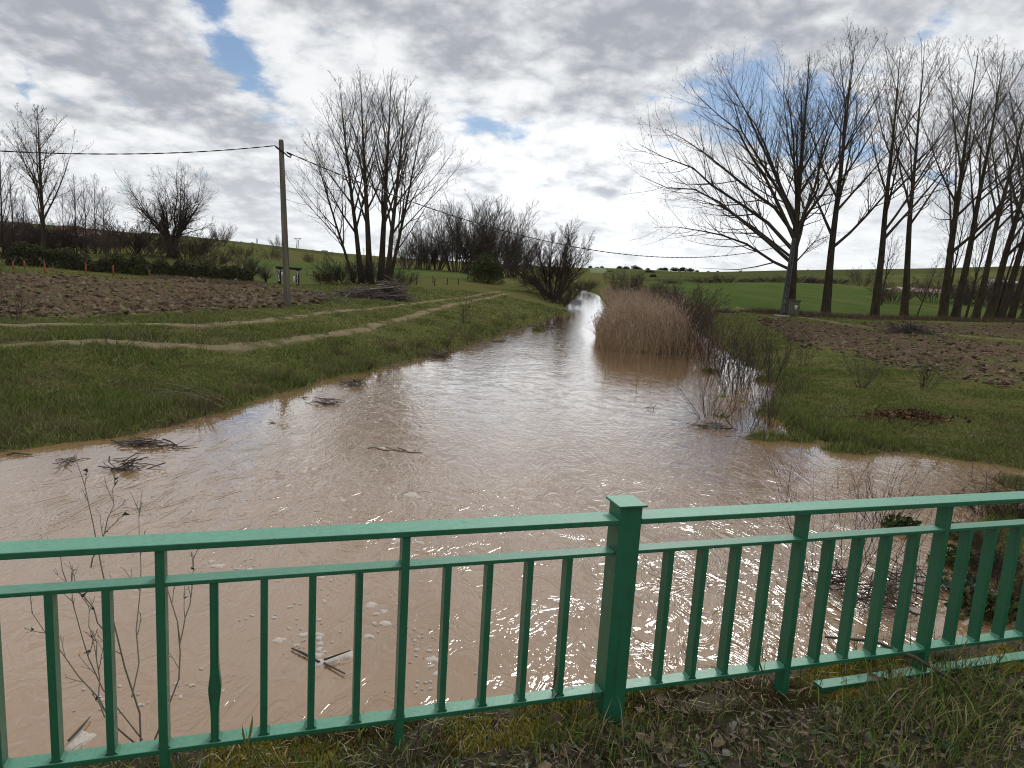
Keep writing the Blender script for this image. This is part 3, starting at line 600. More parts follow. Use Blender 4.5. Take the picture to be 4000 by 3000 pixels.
for i, (x, y, top, ln, lab) in enumerate([(1980, 686, 540, 14, 'thin slanting young tree between the fourth and fifth right poplars'), (1903, 664, 480, 3, 'slim twin-stemmed bare tree behind the third right poplar'), (2085, 690, 440, 8, 'thin bare sapling behind the sixth right poplar'), (2148, 690, 420, 9, 'thin bare sapling between the eighth and ninth right poplars'), (2040, 678, 400, 6, 'slim bare tree behind the close pair of right poplars')]):
    b = ground_at(x, y); h = hpx(b, top); t = thing('slim_tree', b, lab, 'tree', 'slim bare trees among the right poplars', 0, h / 14); t.rotation_mode = 'QUATERNION'
    t.rotation_quaternion = Quaternion((0, 1, 0), R_(ln - 2)) @ Quaternion((0, 0, 1), i * 2.1)
    for k, me in protoS[i % 2].items(): obj(k, me, t)
# clump of poplars on the left bank
GC = 'bare poplars in the clump on the left bank'
protoC = [poplar(41, 24, .40, 18, .24, (.30, .56), .54, 10, 8, .5, .012, bud=.09, budn=1, twl=2), poplar(42, 24, .34, 17, .22, (.36, .66), .58, 10, 8, .5, .014, bud=.09, budn=1, twl=2), poplar(43, 20, .20, 18, .16, (.35, .7), .50, 10, 8, .5, .02, bud=.09, budn=1, twl=2)]
for i, (x, y, Yd, top, ln, k, lab) in enumerate([(800, 612, 80, 150, -3, 0, 'tall bare poplar in the middle of the left clump'), (835, 614, 79, 165, 5, 1, 'thick bare poplar on the right edge of the left clump'), (822, 612, 83, 150, 2, 0, 'tall bare poplar behind the middle of the left clump'),
        (782, 606, 82, 160, -7, 1, 'bare poplar left of the middle in the left clump'), (765, 590, 81, 270, -17, 2, 'thin bare poplar slanting left out of the left clump'), (842, 614, 84, 200, 11, 2, 'slender bare poplar slanting right out of the left clump')]):
    b = gY(x, Yd); h = hpx(b, top); H0 = (24, 24, 20)[k]; t = thing('poplar_tree', b, lab, 'tree', GC, 0, h / H0); t.rotation_mode = 'QUATERNION'
    t.rotation_quaternion = Quaternion((0, 1, 0), R_(ln - 1)) @ Quaternion((0, 0, 1), i * 1.7)
    for kk, me in protoC[k].items(): obj(kk, me, t)
# far left trees
pT = poplar(51, 15, .24, 22, .20, (.55, .9), .58, 10, 8, .5, .008, bud=.09, budn=1, twl=3)
b = gY(96, 72); tree(pT, 'broad_tree', b, 'tallest bare tree on the far left rising above the dark hedge', scale=hpx(b, 226) / 15)
for i, (x, Yd, top, lab) in enumerate([(8, 78, 300, 'bare tree cut by the left edge of the photograph'), (30, 84, 360, 'slim bare tree left of the tallest far-left tree'), (55, 88, 400, 'thin bare tree just left of the tallest far-left trunk'), (140, 80, 400, 'slim bare tree right of the tallest far-left tree'), (166, 76, 375, 'crooked slim bare tree in the far-left group'), (186, 84, 380, 'slim bare tree in the middle of the far-left group'), (207, 82, 372, 'upright slim bare tree in the far-left group'), (226, 90, 400, 'rightmost slim bare tree of the far-left group')]):
    b = gY(x, Yd); tree(protoS[i % 2], 'slim_tree', b, lab, group='slim bare trees on the far left', rotz=i * 1.3, scale=hpx(b, top) / 14)
def pollard():
    rng = np.random.default_rng(61); g0 = Geo(); z = np.linspace(0, 1, 7); rr = np.array([.75, .6, .52, .55, .7, .78, .5]); p = np.zeros((7, 3)); p[:, 2] = z * 2.3 - .1; g0.tubes(p, rr, 12, cap=True); tr = g0.mesh('trunk', M_bark, True)
    n = 30; a = rng.random(n) * 6.28; e = np.abs(rng.normal(.0, .62, n)); L = rng.uniform(4.0, 8.5, n) * np.where(e > .9, .8, 1); st = np.stack([np.cos(a) * .4, np.sin(a) * .4, rng.uniform(1.5, 2.2, n)], -1)
    d = unit(np.stack([np.cos(a) * np.sin(e + .15), np.sin(a) * np.sin(e + .15), np.cos(e + .15)], -1)); pts = [st]; q = st
    for j in range(6):
        q = q + d * (L / 6)[:, None]; pts.append(q); d = d + rng.normal(0, .15, d.shape); d[:, 2] += .04; d = unit(d)
    P1 = np.stack(pts, 1); R1 = np.linspace(1, .12, 7)[None] * rng.uniform(.06, .13, n)[:, None]; g = Geo(); g.tubes(P1, R1, 5, BARK)
    P2, R2, L2 = grow(rng, P1, R1, L, 14, .15, .98, (.4, .95), .38, .25, 5, .12, .5, .008); g.tubes(P2, R2, 3, TWIG)
    P3, R3, L3 = grow(rng, P2, R2, L2, 10, .1, 1, (.35, .9), .5, .2, 4, .12, .7, .006); g.tubes(P3, R3, 3, TWIG)
    P4, R4, L4 = grow(rng, P3, R3, L3, 3, .2, 1, (.35, .9), .6, .15, 3, .12, .7, .005); g.tubes(P4, R4, 2, TWIG)
    return {'trunk': tr, 'crown': g.mesh('crown', M_twig)}
b = gY(372, 80); pol = pollard(); tree(pol, 'pollard_willow', b, 'stout bare pollard willow with spreading limbs behind the hedge', scale=hpx(b, 345) / 10.5)
def multistem(seed, H, n=16, spread=.75):
    return {'crown': shrub(seed, H, n, spread, 15, 9, (.100, .080, .070), .10, .55, 0, .06, .013, .3, 4, 2)}
pM = [multistem(71, 10, 20), multistem(72, 10, 26, .6), multistem(73, 10, 14, .95)]
MS = [(478, 190, 485, 0, 'round bare tree on the rise right of the pollard willow'), (600, 230, 512, 2, 'pale bare tree left of the utility pole near the skyline'), (885, 150, 505, 0, 'bare thicket tree directly right of the left clump'), (915, 155, 490, 1, 'tall bare thicket tree right of the left clump'), (942, 160, 500, 0, 'bare thicket tree left of the dense grey-brown grove'),
      (985, 150, 462, 1, 'left tree of the dense grey-brown grove'), (1022, 148, 448, 1, 'tallest tree in the middle of the dense grey-brown grove'), (1062, 150, 450, 0, 'right tree of the dense grey-brown grove'), (1095, 158, 480, 1, 'low tree at the right end of the grey-brown grove'), (1120, 165, 500, 0, 'bare tree between the grey-brown grove and the riverside tree'), (870, 140, 540, 2, 'low bare tree behind the trunks of the left clump')]
for i, (x, Yd, top, k, lab) in enumerate(MS):
    b = gY(x, Yd); h = hpx(b, top); sc_ = h / 9.5; w = sc_ * (1.0 if i > 1 else 1.1)
    t = tree(pM[k], 'bare_tree', b, lab, group='bare trees of the far thickets' if i > 1 else None, rotz=i * 2.4, scale=(w, w, sc_))
def riverside():
    rng = np.random.default_rng(81); n = 14; a = np.arange(n) * 2.4; e = np.linspace(.1, 1.0, n); L = rng.uniform(7.5, 9.5, n) * (1 - .12 * e); st = np.stack([np.cos(a) * .5, np.sin(a) * .5, np.full(n, .0)], -1)
    a[-1] = math.pi; L[-1] = 10
    d = unit(np.stack([np.cos(a) * np.sin(e), np.sin(a) * np.sin(e), np.cos(e)], -1)); pts = [st]; q = st
    for j in range(7):
        q = q + d * (L / 7)[:, None]; pts.append(q); d = d + rng.normal(0, .07, d.shape); d[:, 2] += .03; d = unit(d)
    P1 = np.stack(pts, 1); R1 = np.linspace(1, .12, 8)[None] * rng.uniform(.08, .16, n)[:, None]; g0 = Geo(); g0.tubes(P1, R1, 7); tr = g0.mesh('trunk', M_bark, True); g = Geo()
    P2, R2, L2 = grow(rng, P1, R1, L, 24, .20, .99, (.35, .85), .36, .3, 5, .09, .5, .012); g.tubes(P2, R2, 4, TWIG)
    P3, R3, L3 = grow(rng, P2, R2, L2, 12, .12, 1, (.3, .85), .5, .25, 3, .1, .7, .010); g.tubes(P3, R3, 3, TWIG)
    P4, R4, L4 = grow(rng, P3, R3, L3, 4, .2, 1, (.3, .8), .6, .1, 3, .1, .8, .007); g.tubes(P4, R4, 2, TWIG)
    return {'trunk': tr, 'crown': g.mesh('crown', M_twig)}
b = gY(1196, 98); tree(riverside(), 'riverside_tree', b, 'many-stemmed round bare tree leaning over the left edge of the river', scale=hpx(b, 470) / 9.8)

# ------------------------------------------------------------------ shrubs, bushes, hedge
BR = (.085, .060, .052); DK = (.055, .043, .036)
pSh = [shrub(101, 3.5, 26, .8, 9, 6, BR, .03, .3, 0, .07, .009, .5, 3, 1), shrub(102, 3.5, 28, .9, 9, 6, DK, .03, .25, 0, .08, .009, .5, 3, 1), shrub(103, 2.0, 40, 1.1, 8, 5, (.07, .052, .042), .018, .1, 0, .09, .007, .7, 3, 1)]
def sh(k, x, Yd, h, lab, group=None, cat='shrub', name='bare_shrub', rot=0, wide=1.):
    b = gY(x, Yd); o = obj(name, pSh[k], None, b, rot, (h * wide / (3.5, 3.5, 2.0)[k], h * wide / (3.5, 3.5, 2.0)[k], h / (3.5, 3.5, 2.0)[k]), lab, cat, group); return o
TH = ['at the left edge of the photograph', 'under the leftmost slim trees', 'left of the tallest far-left trunk', 'behind the tallest far-left trunk', 'right of the tallest far-left trunk', 'below the crooked slim tree', 'below the middle of the far-left slim trees', 'below the rightmost far-left slim tree', 'left of the pollard willow', 'behind the pollard willow', 'right of the pollard willow', 'between the willow and the round far tree']
for i, x in enumerate([-8, 16, 48, 84, 112, 142, 172, 205, 262, 320, 415, 455]):
    sh(i % 2, x, 77 + (i * 7) % 11, (5.2, 4.6, 4.8, 4.6, 4.4, 4.0, 3.6, 3.4, 4.4, 4.2, 3.6, 2.6)[i], 'brown bare thicket shrub ' + TH[i], 'brown thicket behind the dark hedge', rot=i * 1.7, wide=1.25)
for i, (x, Yd, h, lab) in enumerate([(238, 72, 3.0, 'low brown bare shrub between the slim trees and the willow'), (292, 76, 3.4, 'brown bare shrub at the left foot of the willow'), (345, 74, 2.6, 'low brown bare shrub before the willow trunk'), (400, 78, 3.0, 'brown bare shrub at the right foot of the willow'), (500, 90, 2.4, 'brown bare shrub left of the dark orchard tree'), (520, 140, 3.2, 'far brown bare shrub above the orchard tree'), (592, 150, 3.4, 'far brown bare shrub left of the utility pole'), (430, 120, 3.6, 'far brown bare shrub right of the willow'), (665, 160, 2.4, 'far brown bare shrub behind the gateway')]):
    sh(i % 2, x, Yd, h, lab, 'brown shrubs round the willow', rot=i * 1.9, wide=1.2)
for i, (x, Yd, h, lab) in enumerate([(760, 77, 3.6, 'dark bramble bush at the left foot of the poplar clump'), (795, 76, 3.2, 'dark bramble bush at the front foot of the poplar clump'), (730, 78, 2.2, 'low bramble on the left skirt of the poplar clump'), (870, 76, 2.0, 'low dark bramble right of the poplar clump'), (700, 79, 1.6, 'lowest bramble at the far left skirt of the poplar clump')]):
    sh(1 if i < 2 else 2, x, Yd, h, lab, 'brambles round the left poplar clump', name='bramble_bush', rot=i, wide=1.3)
for i, (x, Yd, h, lab) in enumerate([(1190, 90, 3.6, 'dense bare bush under the riverside tree'), (1208, 86, 3.0, 'bare bush overhanging the river below the riverside tree'), (1225, 82, 1.8, 'low bush at the water edge below the riverside tree'), (1240, 120, 2.6, 'bare bush on the river bend behind the riverside tree'), (1262, 150, 3.0, 'bare bush beyond the river bend'), (1143, 108, 1.9, 'small dark round bush between the track and riverside tree'), (1275, 165, 2.4, 'bare bush right of the river bend')]):
    sh(1 if h > 2.2 else 2, x, Yd, h, lab, 'bushes along the river bend', rot=i * 2, wide=1.2)
for i, (x, Yd, h, lab) in enumerate([(1350, 105, 4.2, 'bare bushy tree rising behind the reed bed'), (1365, 112, 3.2, 'dark bush behind the middle of the reed bed'), (1412, 96, 2.6, 'bare bush behind the right part of the reed bed'), (1470, 62, 3.6, 'tall bare shrub at the back right of the reeds'), (1490, 56, 3.4, 'greyish bare shrub right of the reed bed'), (1500, 50, 2.8, 'bare shrub between the reed bed and side channel'), (1450, 70, 3.0, 'brown bare shrub standing in the reeds')]):
    sh(0, x, Yd, h, lab, 'bare shrubs around the reed bed', rot=i * 2.3)
OLV = [(.065, .075, .032), (.088, .092, .044), (.050, .055, .027)]; HED = [(.050, .060, .027), (.066, .074, .035), (.078, .080, .042), (.075, .060, .042)]
b = gY(1050, 106); h = hpx(b, 548); t = thing('round_bush', b, 'big round olive-green bush beside the track', 'bush', scale=1)
obj('foliage', leafy(111, (h * .66, h * .62, h * .78), 9000, .16, OLV, .3, .6, upb=.8), t); obj('stems', shrub(112, h * .8, 40, .9, 7, 4, DK, .03, .2, 0, .07, .01, .5, 3), t)
# dark clipped hedge, one run of foliage
def hedge():
    rng = np.random.default_rng(121); n = 30000; A_ = gY(18, 54)[:2]; B_ = gY(548, 60)[:2]; t = rng.random(n); gp = fbm(t * 22, t * 0, 3, 8); h = (1.55 - .5 * t) * (.45 + 1.1 * gp); wid = .8
    c = A_[None] * (1 - t)[:, None] + B_[None] * t[:, None]; N = np.array([-(B_ - A_)[1], (B_ - A_)[0]]); N = N / np.linalg.norm(N); a = rng.random(n) * math.pi; rr = rng.random(n) ** .35
    off = np.cos(a) * rr * wid; zz = np.clip(np.sin(a) * rr + .0, 0, 1) ** .6 * h
    lo = rng.random(n) < .45; zz = np.where(lo, rng.random(n) * h * .85, zz); off = np.where(lo, np.where(rng.random(n) < .8, -1, 1) * wid * rng.uniform(.75, 1, n), off)
    xy = c + N[None] * off[:, None]; z = ground_z(xy[:, 0], xy[:, 1]) + zz; cen = np.stack([xy[:, 0], xy[:, 1], z], -1)
    d = unit(rng.normal(size=(n, 3)) + np.array([0, 0, .5])); b_ = unit(np.cross(d, rng.normal(size=(n, 3)))); s_ = rng.uniform(.06, .16, n)[:, None]
    V = np.stack([cen - b_ * s_ * .4, cen + d * s_ * .8, cen + b_ * s_ * .4, cen - d * s_ * .5], 1).reshape(-1, 3); cc = np.asarray(HED)[rng.integers(0, 4, n)] * rng.uniform(.7, 1.2, (n, 1))
    return A_, B_, mesh('foliage', V, np.arange(4 * n).reshape(-1, 4), M_twig, False, np.repeat(cc, 4, 0))
A_, B_, hm = hedge(); hd = thing('hedge', (0, 0, 0), 'long dark green hedge along the back of the ploughed field', 'hedge'); obj('foliage', hm, hd)
g = Geo(); rng = np.random.default_rng(5)
for t in np.linspace(0.02, .98, 60):
    x, y = A_ * (1 - t) + B_ * t; z = gz(x, y); g.tubes([(x, y, z - .1), (x + rng.normal(0, .1), y, z + .5), (x + rng.normal(0, .2), y + rng.normal(0, .1), z + 1.1)], [.04, .03, .015], 4, DK)
obj('stems', g.mesh('stems', M_twig), hd)
b = gY(540, 66); tree(pol, 'orchard_tree', b, 'low dark spreading orchard tree at the right end of the hedge', scale=hpx(b, 548) / 9.5, rotz=2)
b = gY(448, 68); o = obj('budding_bush', leafy(131, (1.5, 1.2, 1.5), 1500, .09, [(.13, .13, .06), (.10, .10, .05)], .3, .8), None, b, label='pale yellow-green budding bush behind the hedge', cat='bush')
obj('stems', pSh[0], o, scale=.55)
b = gY(574, 72); tree(pol, 'orchard_tree', b, 'small bare orchard tree left of the dark gateway', scale=hpx(b, 572) / 10, rotz=4)
# skyline trees
pDot = [leafy(141, (3.2, 3., 3.0), 1100, .55, [(.035, .042, .020), (.05, .055, .025)], .35, .7), leafy(142, (4.5, 3.5, 2.4), 1200, .55, [(.04, .042, .022), (.055, .055, .03)], .4, .8)]
dots = [(1318, 588, 420, 5.0), (1338, 577, 600, 9), (1352, 578, 640, 10), (1372, 578, 620, 12), (1382, 580, 620, 8), (1399, 580, 640, 7), (1428, 581, 640, 10), (1437, 582, 600, 9), (1458, 583, 590, 11), (1474, 583, 590, 11), (1490, 584, 560, 10), (1506, 585, 540, 5), (1550, 585, 480, 4), (1600, 586, 440, 4), (1403, 595, 420, 8), (1411, 600, 330, 6.5), (1300, 577, 700, 8), (2050, 582, 425, 5), (1745, 586, 425, 3.5), (1850, 585, 425, 3), (1290, 577, 720, 7), (1275, 578, 720, 8), (520, 530, 380, 5), (545, 532, 380, 6), (1530, 585, 500, 4)]
dots.sort()
ORD = 'first second third fourth fifth sixth seventh eighth ninth tenth eleventh twelfth thirteenth fourteenth fifteenth sixteenth seventeenth eighteenth nineteenth twentieth twenty-first twenty-second twenty-third twenty-fourth twenty-fifth'.split()
for i, (x, y, Yd, s_) in enumerate(dots):
    b = gY(x, Yd); o = thing('distant_tree', b, 'distant dark tree on the skyline, number', 'tree', 'distant dark trees on the skyline', i * 1.9, s_ / 10.5)
    o['label'] = ORD[i] + ' distant dark rounded tree from the left along the skyline'; obj('crown', pDot[i % 2], o)
for i, (x, Yd, lab) in enumerate([(1860, 205, 'dark bush on the bank line behind the second and third right poplars'), (1920, 120, 'brown bush in the green field behind the third right poplar')]): sh(0, x, Yd, 5 if i == 0 else 3.2, lab, rot=i, wide=1.1)
for i in range(9):
    x = (1930, 2015, 2080, 2110, 2140, 2165, 2190, 2212, 2235)[i]; sh(0, x, 128 + (i * 5) % 13, 4.4 + (i % 3) * .6, 'grey-brown bare shrub behind the right poplars, ' + ['left of the fourth trunk', 'left of the close pair', 'right of the close pair', 'beside the seventh trunk', 'beside the eighth trunk', 'beside the ninth trunk', 'beside the tenth trunk', 'at the right edge', 'past the right edge'][i], 'grey-brown scrub behind the right poplars', rot=i, wide=1.5)
for i, x in enumerate((1450, 1520, 1570, 1625, 1660, 1725, 1760, 1810)):
    sh(2, x, 215, 1.6 + (i % 3) * .5, 'low dark scrub on the field bank, ' + ['left end', 'second from left', 'third from left', 'fourth from left', 'left of the concrete pole', 'between the first two right poplars', 'left of the second right poplar', 'right of the second right poplar'][i], 'low scrub on the bank between the green fields', rot=i, wide=3.)

# ------------------------------------------------------------------ riverside saplings, dry plants
pSap = [shrub(151, 2.6, 13, .40, 7, 2, (.075, .058, .046), .017, .5, 0, .035, .004, .25, 3), shrub(152, 2.6, 15, .55, 6, 3, (.068, .050, .040), .015, .4, 0, .045, .005, .25, 3), shrub(153, 2.0, 22, .75, 5, 3, (.10, .078, .058), .010, .4, 0, .035, .003, .12, 3), shrub(154, 1.0, 14, 1.0, 4, 2, (.06, .045, .036), .007, .3, 0, .06, .0025, .3, 3)]
def sap(k, x, y, h, lab, group='bare saplings along the right water edge', rot=0, z=None, cat='shrub', wide=1., name='bare_sapling'):
    b = ground_at(x, y, .1) if z is None else at(x, y, z); H0 = (2.6, 2.6, 2.0, 1.0, 1.8)[k]
    b[2] = max(b[2], -.15); return obj(name, pSap[k], None, b, rot, (h / H0 * wide, h / H0 * wide, h / H0), lab, cat, group)
pSap.append(shrub(155, 1.8, 8, .45, 4, 1, (.07, .045, .036), .006, .4, 0, .04, .0022, .5, 3))
def loose_reeds():
    rng = np.random.default_rng(172); n = 420; g = Geo(); x = rng.uniform(1300, 1560, n); y = 768 + rng.gamma(1.6, 9, n); p = np.array([at(a, b, 0) for a, b in zip(x, y)]); h = rng.uniform(.5, 1.7, n); bx = rng.normal(0, .25, n); by = rng.normal(0, .2, n)
    t = p + np.stack([bx * h, by * h, h], -1); m = p + np.stack([bx * h * .3, by * h * .3, h * .55], -1); p[:, 2] = -.1; g.tubes(np.stack([p, m, t], 1), np.full((n, 3), .007), 3, np.array((.30, .21, .13)) * rng.uniform(.6, 1.2, (n, 1))); return g.mesh('loose_reeds', M_twig)
obj('loose_reeds', loose_reeds(), label='scattered reed stems standing in the water before the reed bed', cat='reeds', kind='stuff')
SP = [(1462, 782, 2.2, 0, 'upright sapling against the right face of the reeds'), (1535, 770, 2.4, 0, 'thin sapling at the left lip of the side channel'), (1570, 800, 2.6, 0, 'slender sapling in the middle of the flooded margin'), (1583, 872, 2.0, 1, 'bushy sapling at the front of the flooded margin'), (1618, 845, 2.5, 0, 'thin upright sapling before the meadow bank'), (1645, 880, 1.6, 4, 'sparse stalks at the inner corner of the meadow tip'), (1500, 830, 1.6, 4, 'sparse stalks in open water right of the reed front'), (1690, 800, 1.7, 0, 'thin sapling on the meadow behind the channel end'), (1600, 760, 2.0, 4, 'wispy stalks on the meadow behind the side channel'),
      (1425, 800, 1.3, 3, 'low dark twiggy sapling at the front right of the reeds'), (1447, 795, 1.1, 3, 'small twiggy sapling in water below the reeds'), (1484, 790, 2.6, 0, 'tall thin sapling just right of the reed front'), (1502, 780, 2.8, 0, 'tall sapling between the reeds and side channel'), (1522, 800, 2.6, 1, 'sapling left of the bright side channel'), (1545, 830, 3.0, 0, 'tallest sapling standing in the flooded bank'), (1556, 850, 2.7, 1, 'bushy sapling on the grass islet'), (1590, 840, 2.4, 1, 'leaning sapling right of the grass islet'), (1605, 810, 2.0, 0, 'sapling beside the bright side channel'), (1632, 800, 2.2, 1, 'bushy sapling on the meadow edge of the side channel'), (1668, 825, 2.4, 0, 'thin sapling at the right end of the side channel'), (1648, 760, 1.8, 1, 'sapling on the meadow behind the side channel'),
      (1535, 938, 1.7, 3, 'dark tangle of twigs standing in the river'), (1612, 945, 1.4, 3, 'short twigs in the water before the meadow tip'), (1660, 930, 2.0, 0, 'thin sapling at the meadow tip'), (1560, 780, 1.5, 3, 'low sapling behind the grass islet'), (1702, 850, 1.2, 3, 'low dry stalks on the meadow corner'), (1735, 790, 1.4, 1, 'thin dry sapling on the right meadow'), (1512, 745, 3.0, 1, 'sapling behind the right edge of the reeds')]
for i, (x, y, h, k, lab) in enumerate(SP): sap(k, x, y, h, lab, rot=i * 1.3)
sap(2, 1860, 838, 2.1, 'bushy bare shrub with fanned stems on the right meadow', None, .3); sap(0, 1995, 838, 1.3, 'thin forked dry sapling on the right meadow', None, 1., wide=1.6); sap(1, 1700, 742, 1.1, 'small bare sapling beside the soil strip', None, 2.)
sap(0, 1000, 700, 1.9, 'thin bare sapling on the left bank below the track', None, 2.); sap(0, 35, 693, 1.5, 'thin bare sapling at the left end of the ploughed field', None, 4.); sap(3, 330, 740, .7, 'pale dry twigs on the left bank beside the track', None, 1., wide=1.5); sap(3, 250, 752, .7, 'pale dead branches lying on the left bank grass', None, 3., wide=2.)
for i, (x, y, h) in enumerate([(1182, 712, 1.2), (1168, 714, .9), (1205, 690, .9)]): sap(3, x, y, h, ['dead twigs caught upstream near the left bank', 'smaller dead twigs upstream near the left bank', 'twigs at the grassy spit upstream'][i], 'twigs caught upstream by the left bank', i, 0.)
rr_ = np.random.default_rng(8)
SB = ['left edge', 'under the track bend', 'by the pale dead branches', 'beside the caught reeds', 'under the pole', 'mid bank', 'by the first caught twigs', 'upper mid bank', 'near the upstream spit', 'above the upstream spit', 'near the riverside tree', 'below the riverside bush']
pTus = shrub(161, .5, 60, .9, 0, 0, (.10, .085, .045), .006, -.5, 0, .05, .002, .5, 3)
for i, (x, y) in enumerate([(740, 770), (850, 760), (900, 750), (960, 745), (1010, 735), (1075, 705), (1100, 690), (1130, 690), (790, 795), (430, 890), (600, 828), (1040, 715)]):
    b = ground_at(x, y, .3); obj('sedge_tussock', pTus, None, b, i * 1.1, (1.4, 1.4, 1.3 + .5 * rr_.random()), 'dry olive sedge tussock on the left bank, ' + SB[i], 'tussock', 'sedge tussocks on the left bank')

# ------------------------------------------------------------------ reeds
def reeds():
    rng = np.random.default_rng(171); poly = np.array([(4.7, 38.2), (5.4, 37.0), (9.0, 37.3), (9.9, 39.5), (11.6, 48), (13, 57), (16, 66), (22, 90), (24, 125), (17, 145), (15, 130), (11.4, 88), (8.3, 66), (6.2, 52), (5.1, 45)])
    xs = []
    for (y0, y1, n) in ((36.5, 41, 4600), (41, 50, 5200), (50, 70, 4800), (70, 145, 5200)):
        p = np.stack([rng.uniform(4, 24, n * 6), rng.uniform(y0, y1, n * 6)], -1); ins = sdist(p[:, 0], p[:, 1], poly) < 0; p = p[ins][:n]; xs.append(p)
    p = np.concatenate(xs); n = len(p); far = smooth(p[:, 1], 45, 110)
    e = -sdist(p[:, 0], p[:, 1], poly)
    h = (1.3 + 1.25 * fbm(p[:, 0] * .8, p[:, 1] * .8, 3, 3)) * np.where(rng.random(n) < .14, rng.uniform(1.05, 1.38, n), rng.uniform(.5, 1.1, n)) * (.5 + .5 * smooth(e, -.1, 1.2)) * (1 - .25 * (rng.random(n) < .15)); bx = rng.normal(0, .13, n) * np.where(rng.random(n) < .08, 3., 1.) - (.18 * rng.random(n)) * smooth(-e, -.7, 0); by = rng.normal(0, .09, n)
    b = np.stack([p[:, 0], p[:, 1], np.full(n, -.05)], -1); m = b + np.stack([bx * .35 * h, by * .35 * h, h * .55], -1); t = b + np.stack([bx * h, by * h, h], -1)
    w = (.007 + .010 * far)[:, None] * np.linspace(1, .7, 3)[None]; g = Geo()
    c0 = np.array([(.41, .295, .185), (.50, .385, .255), (.31, .22, .145), (.46, .36, .24)])[rng.integers(0, 4, n)] * rng.uniform(.8, 1.2, (n, 1))
    near = p[:, 1] < 46; g.tubes(np.stack([b, m, t], 1)[near], w[near], 3, c0[near]); g.tubes(np.stack([b, m, t], 1)[~near], w[~near] * 1.2, 2, c0[~near])
    d = unit(t - m); q = unit(np.cross(d, rng.normal(size=d.shape))); ww = (.022 + .02 * far)[:, None]; pl = (.22 * rng.uniform(.7, 1.3, n))[:, None]      # plumes
    sel = rng.random(n) < .7; nod = np.stack([rng.normal(-.03, .06, n), rng.normal(0, .04, n), np.zeros(n)], -1)
    V = np.stack([t, t + d * pl * .45 + q * ww, t + d * pl + nod, t + d * pl * .45 - q * ww], 1)[sel]
    g.add(V.reshape(-1, 3), np.arange(V.shape[0] * 4).reshape(-1, 4), np.repeat((np.array([(.32, .235, .185)]) * rng.uniform(.75, 1.3, (n, 1)))[sel], 4, 0))
    for k in range(2):                                              # dry leaf blades
        f = rng.uniform(.25, .85, n)[:, None]; s0 = b * (1 - f) + t * f; a = rng.random(n) * 6.28; L = rng.uniform(.25, .5, n)[:, None]; dr = np.stack([np.cos(a) * .7, np.sin(a) * .7, rng.uniform(.1, .9, n)], -1); q = unit(np.cross(dr, (0, 0, 1.)))
        ww = (.009 + .012 * far)[:, None]; V = np.stack([s0 - q * ww, s0 + q * ww, s0 + dr * L], 1)
        g.add(V.reshape(-1, 3), np.arange(n * 3).reshape(-1, 3), np.repeat(c0 * 1.1, 3, 0))
    return g.mesh('reed_bed', M_twig)
obj('reed_bed', reeds(), label='dense bed of dry brown reeds standing in the river', cat='reeds', kind='stuff')
# bent reed stalks leaning over the left bank
g = Geo(); rng = np.random.default_rng(3); b0 = ground_at(480, 885, .2)
for i in range(11):
    L = rng.uniform(1.2, 1.9); a = rng.uniform(.05, .4); p = b0 + np.array([rng.uniform(-.7, .4), rng.uniform(-.3, .4), .1]); u_ = np.linspace(0, 1, 6)[:, None]; q = p + np.array([-math.cos(a) * L, rng.normal(0, .2), 0]) * u_ + np.array([0, 0, 1.]) * (u_ * (1.6 - u_)) * (L * (.3 + .35 * a)); g.tubes(q, np.linspace(.009, .004, 6), 4, np.array((.22, .18, .12)) * rng.uniform(.7, 1.1))
obj('bent_reed_stalks', g.mesh('bent_reed_stalks', M_twig), label='pale bent reed stalks leaning left over the left bank', cat='reeds')

# ------------------------------------------------------------------ debris in the water, piles of branches
M_stick = mat('wet_sticks', (1, 1, 1), None, rough=.7, spec=.3, attr=True)
def sticks(seed, n, rx, ry, h, L, r, col, flat=.25, ax=None):
    rng = np.random.default_rng(seed); g = Geo(); a = rng.random(n) * 6.28 if ax is None else rng.normal(ax, .35, n); c = np.stack([rng.normal(0, rx * .45, n), rng.normal(0, ry * .45, n), np.zeros(n)], -1)
    c[:, 2] = h * rng.random(n) * np.exp(-((c[:, 0] / rx) ** 2 + (c[:, 1] / ry) ** 2)) + .01; l = L * rng.uniform(.35, 1.1, n); e = rng.normal(0, flat, n)
    d = np.stack([np.cos(a) * np.cos(e), np.sin(a) * np.cos(e), np.sin(e)], -1); u_ = np.linspace(-.5, .5, 4)[None, :, None]
    Pp = c[:, None] + d[:, None] * l[:, None, None] * u_ + rng.normal(0, .07, (n, 4, 3)) * l[:, None, None] * np.array([1, 1, .4]); Rr = (r * rng.uniform(.25, 1.2, n))[:, None] * np.array([1, .95, .8, .4])[None]
    g.tubes(Pp, Rr, 4, np.asarray(col)[rng.integers(0, len(col), n)] * rng.uniform(.7, 1.3, (n, 1))); return g
WET = [(.05, .036, .027), (.075, .055, .042), (.10, .085, .07)]
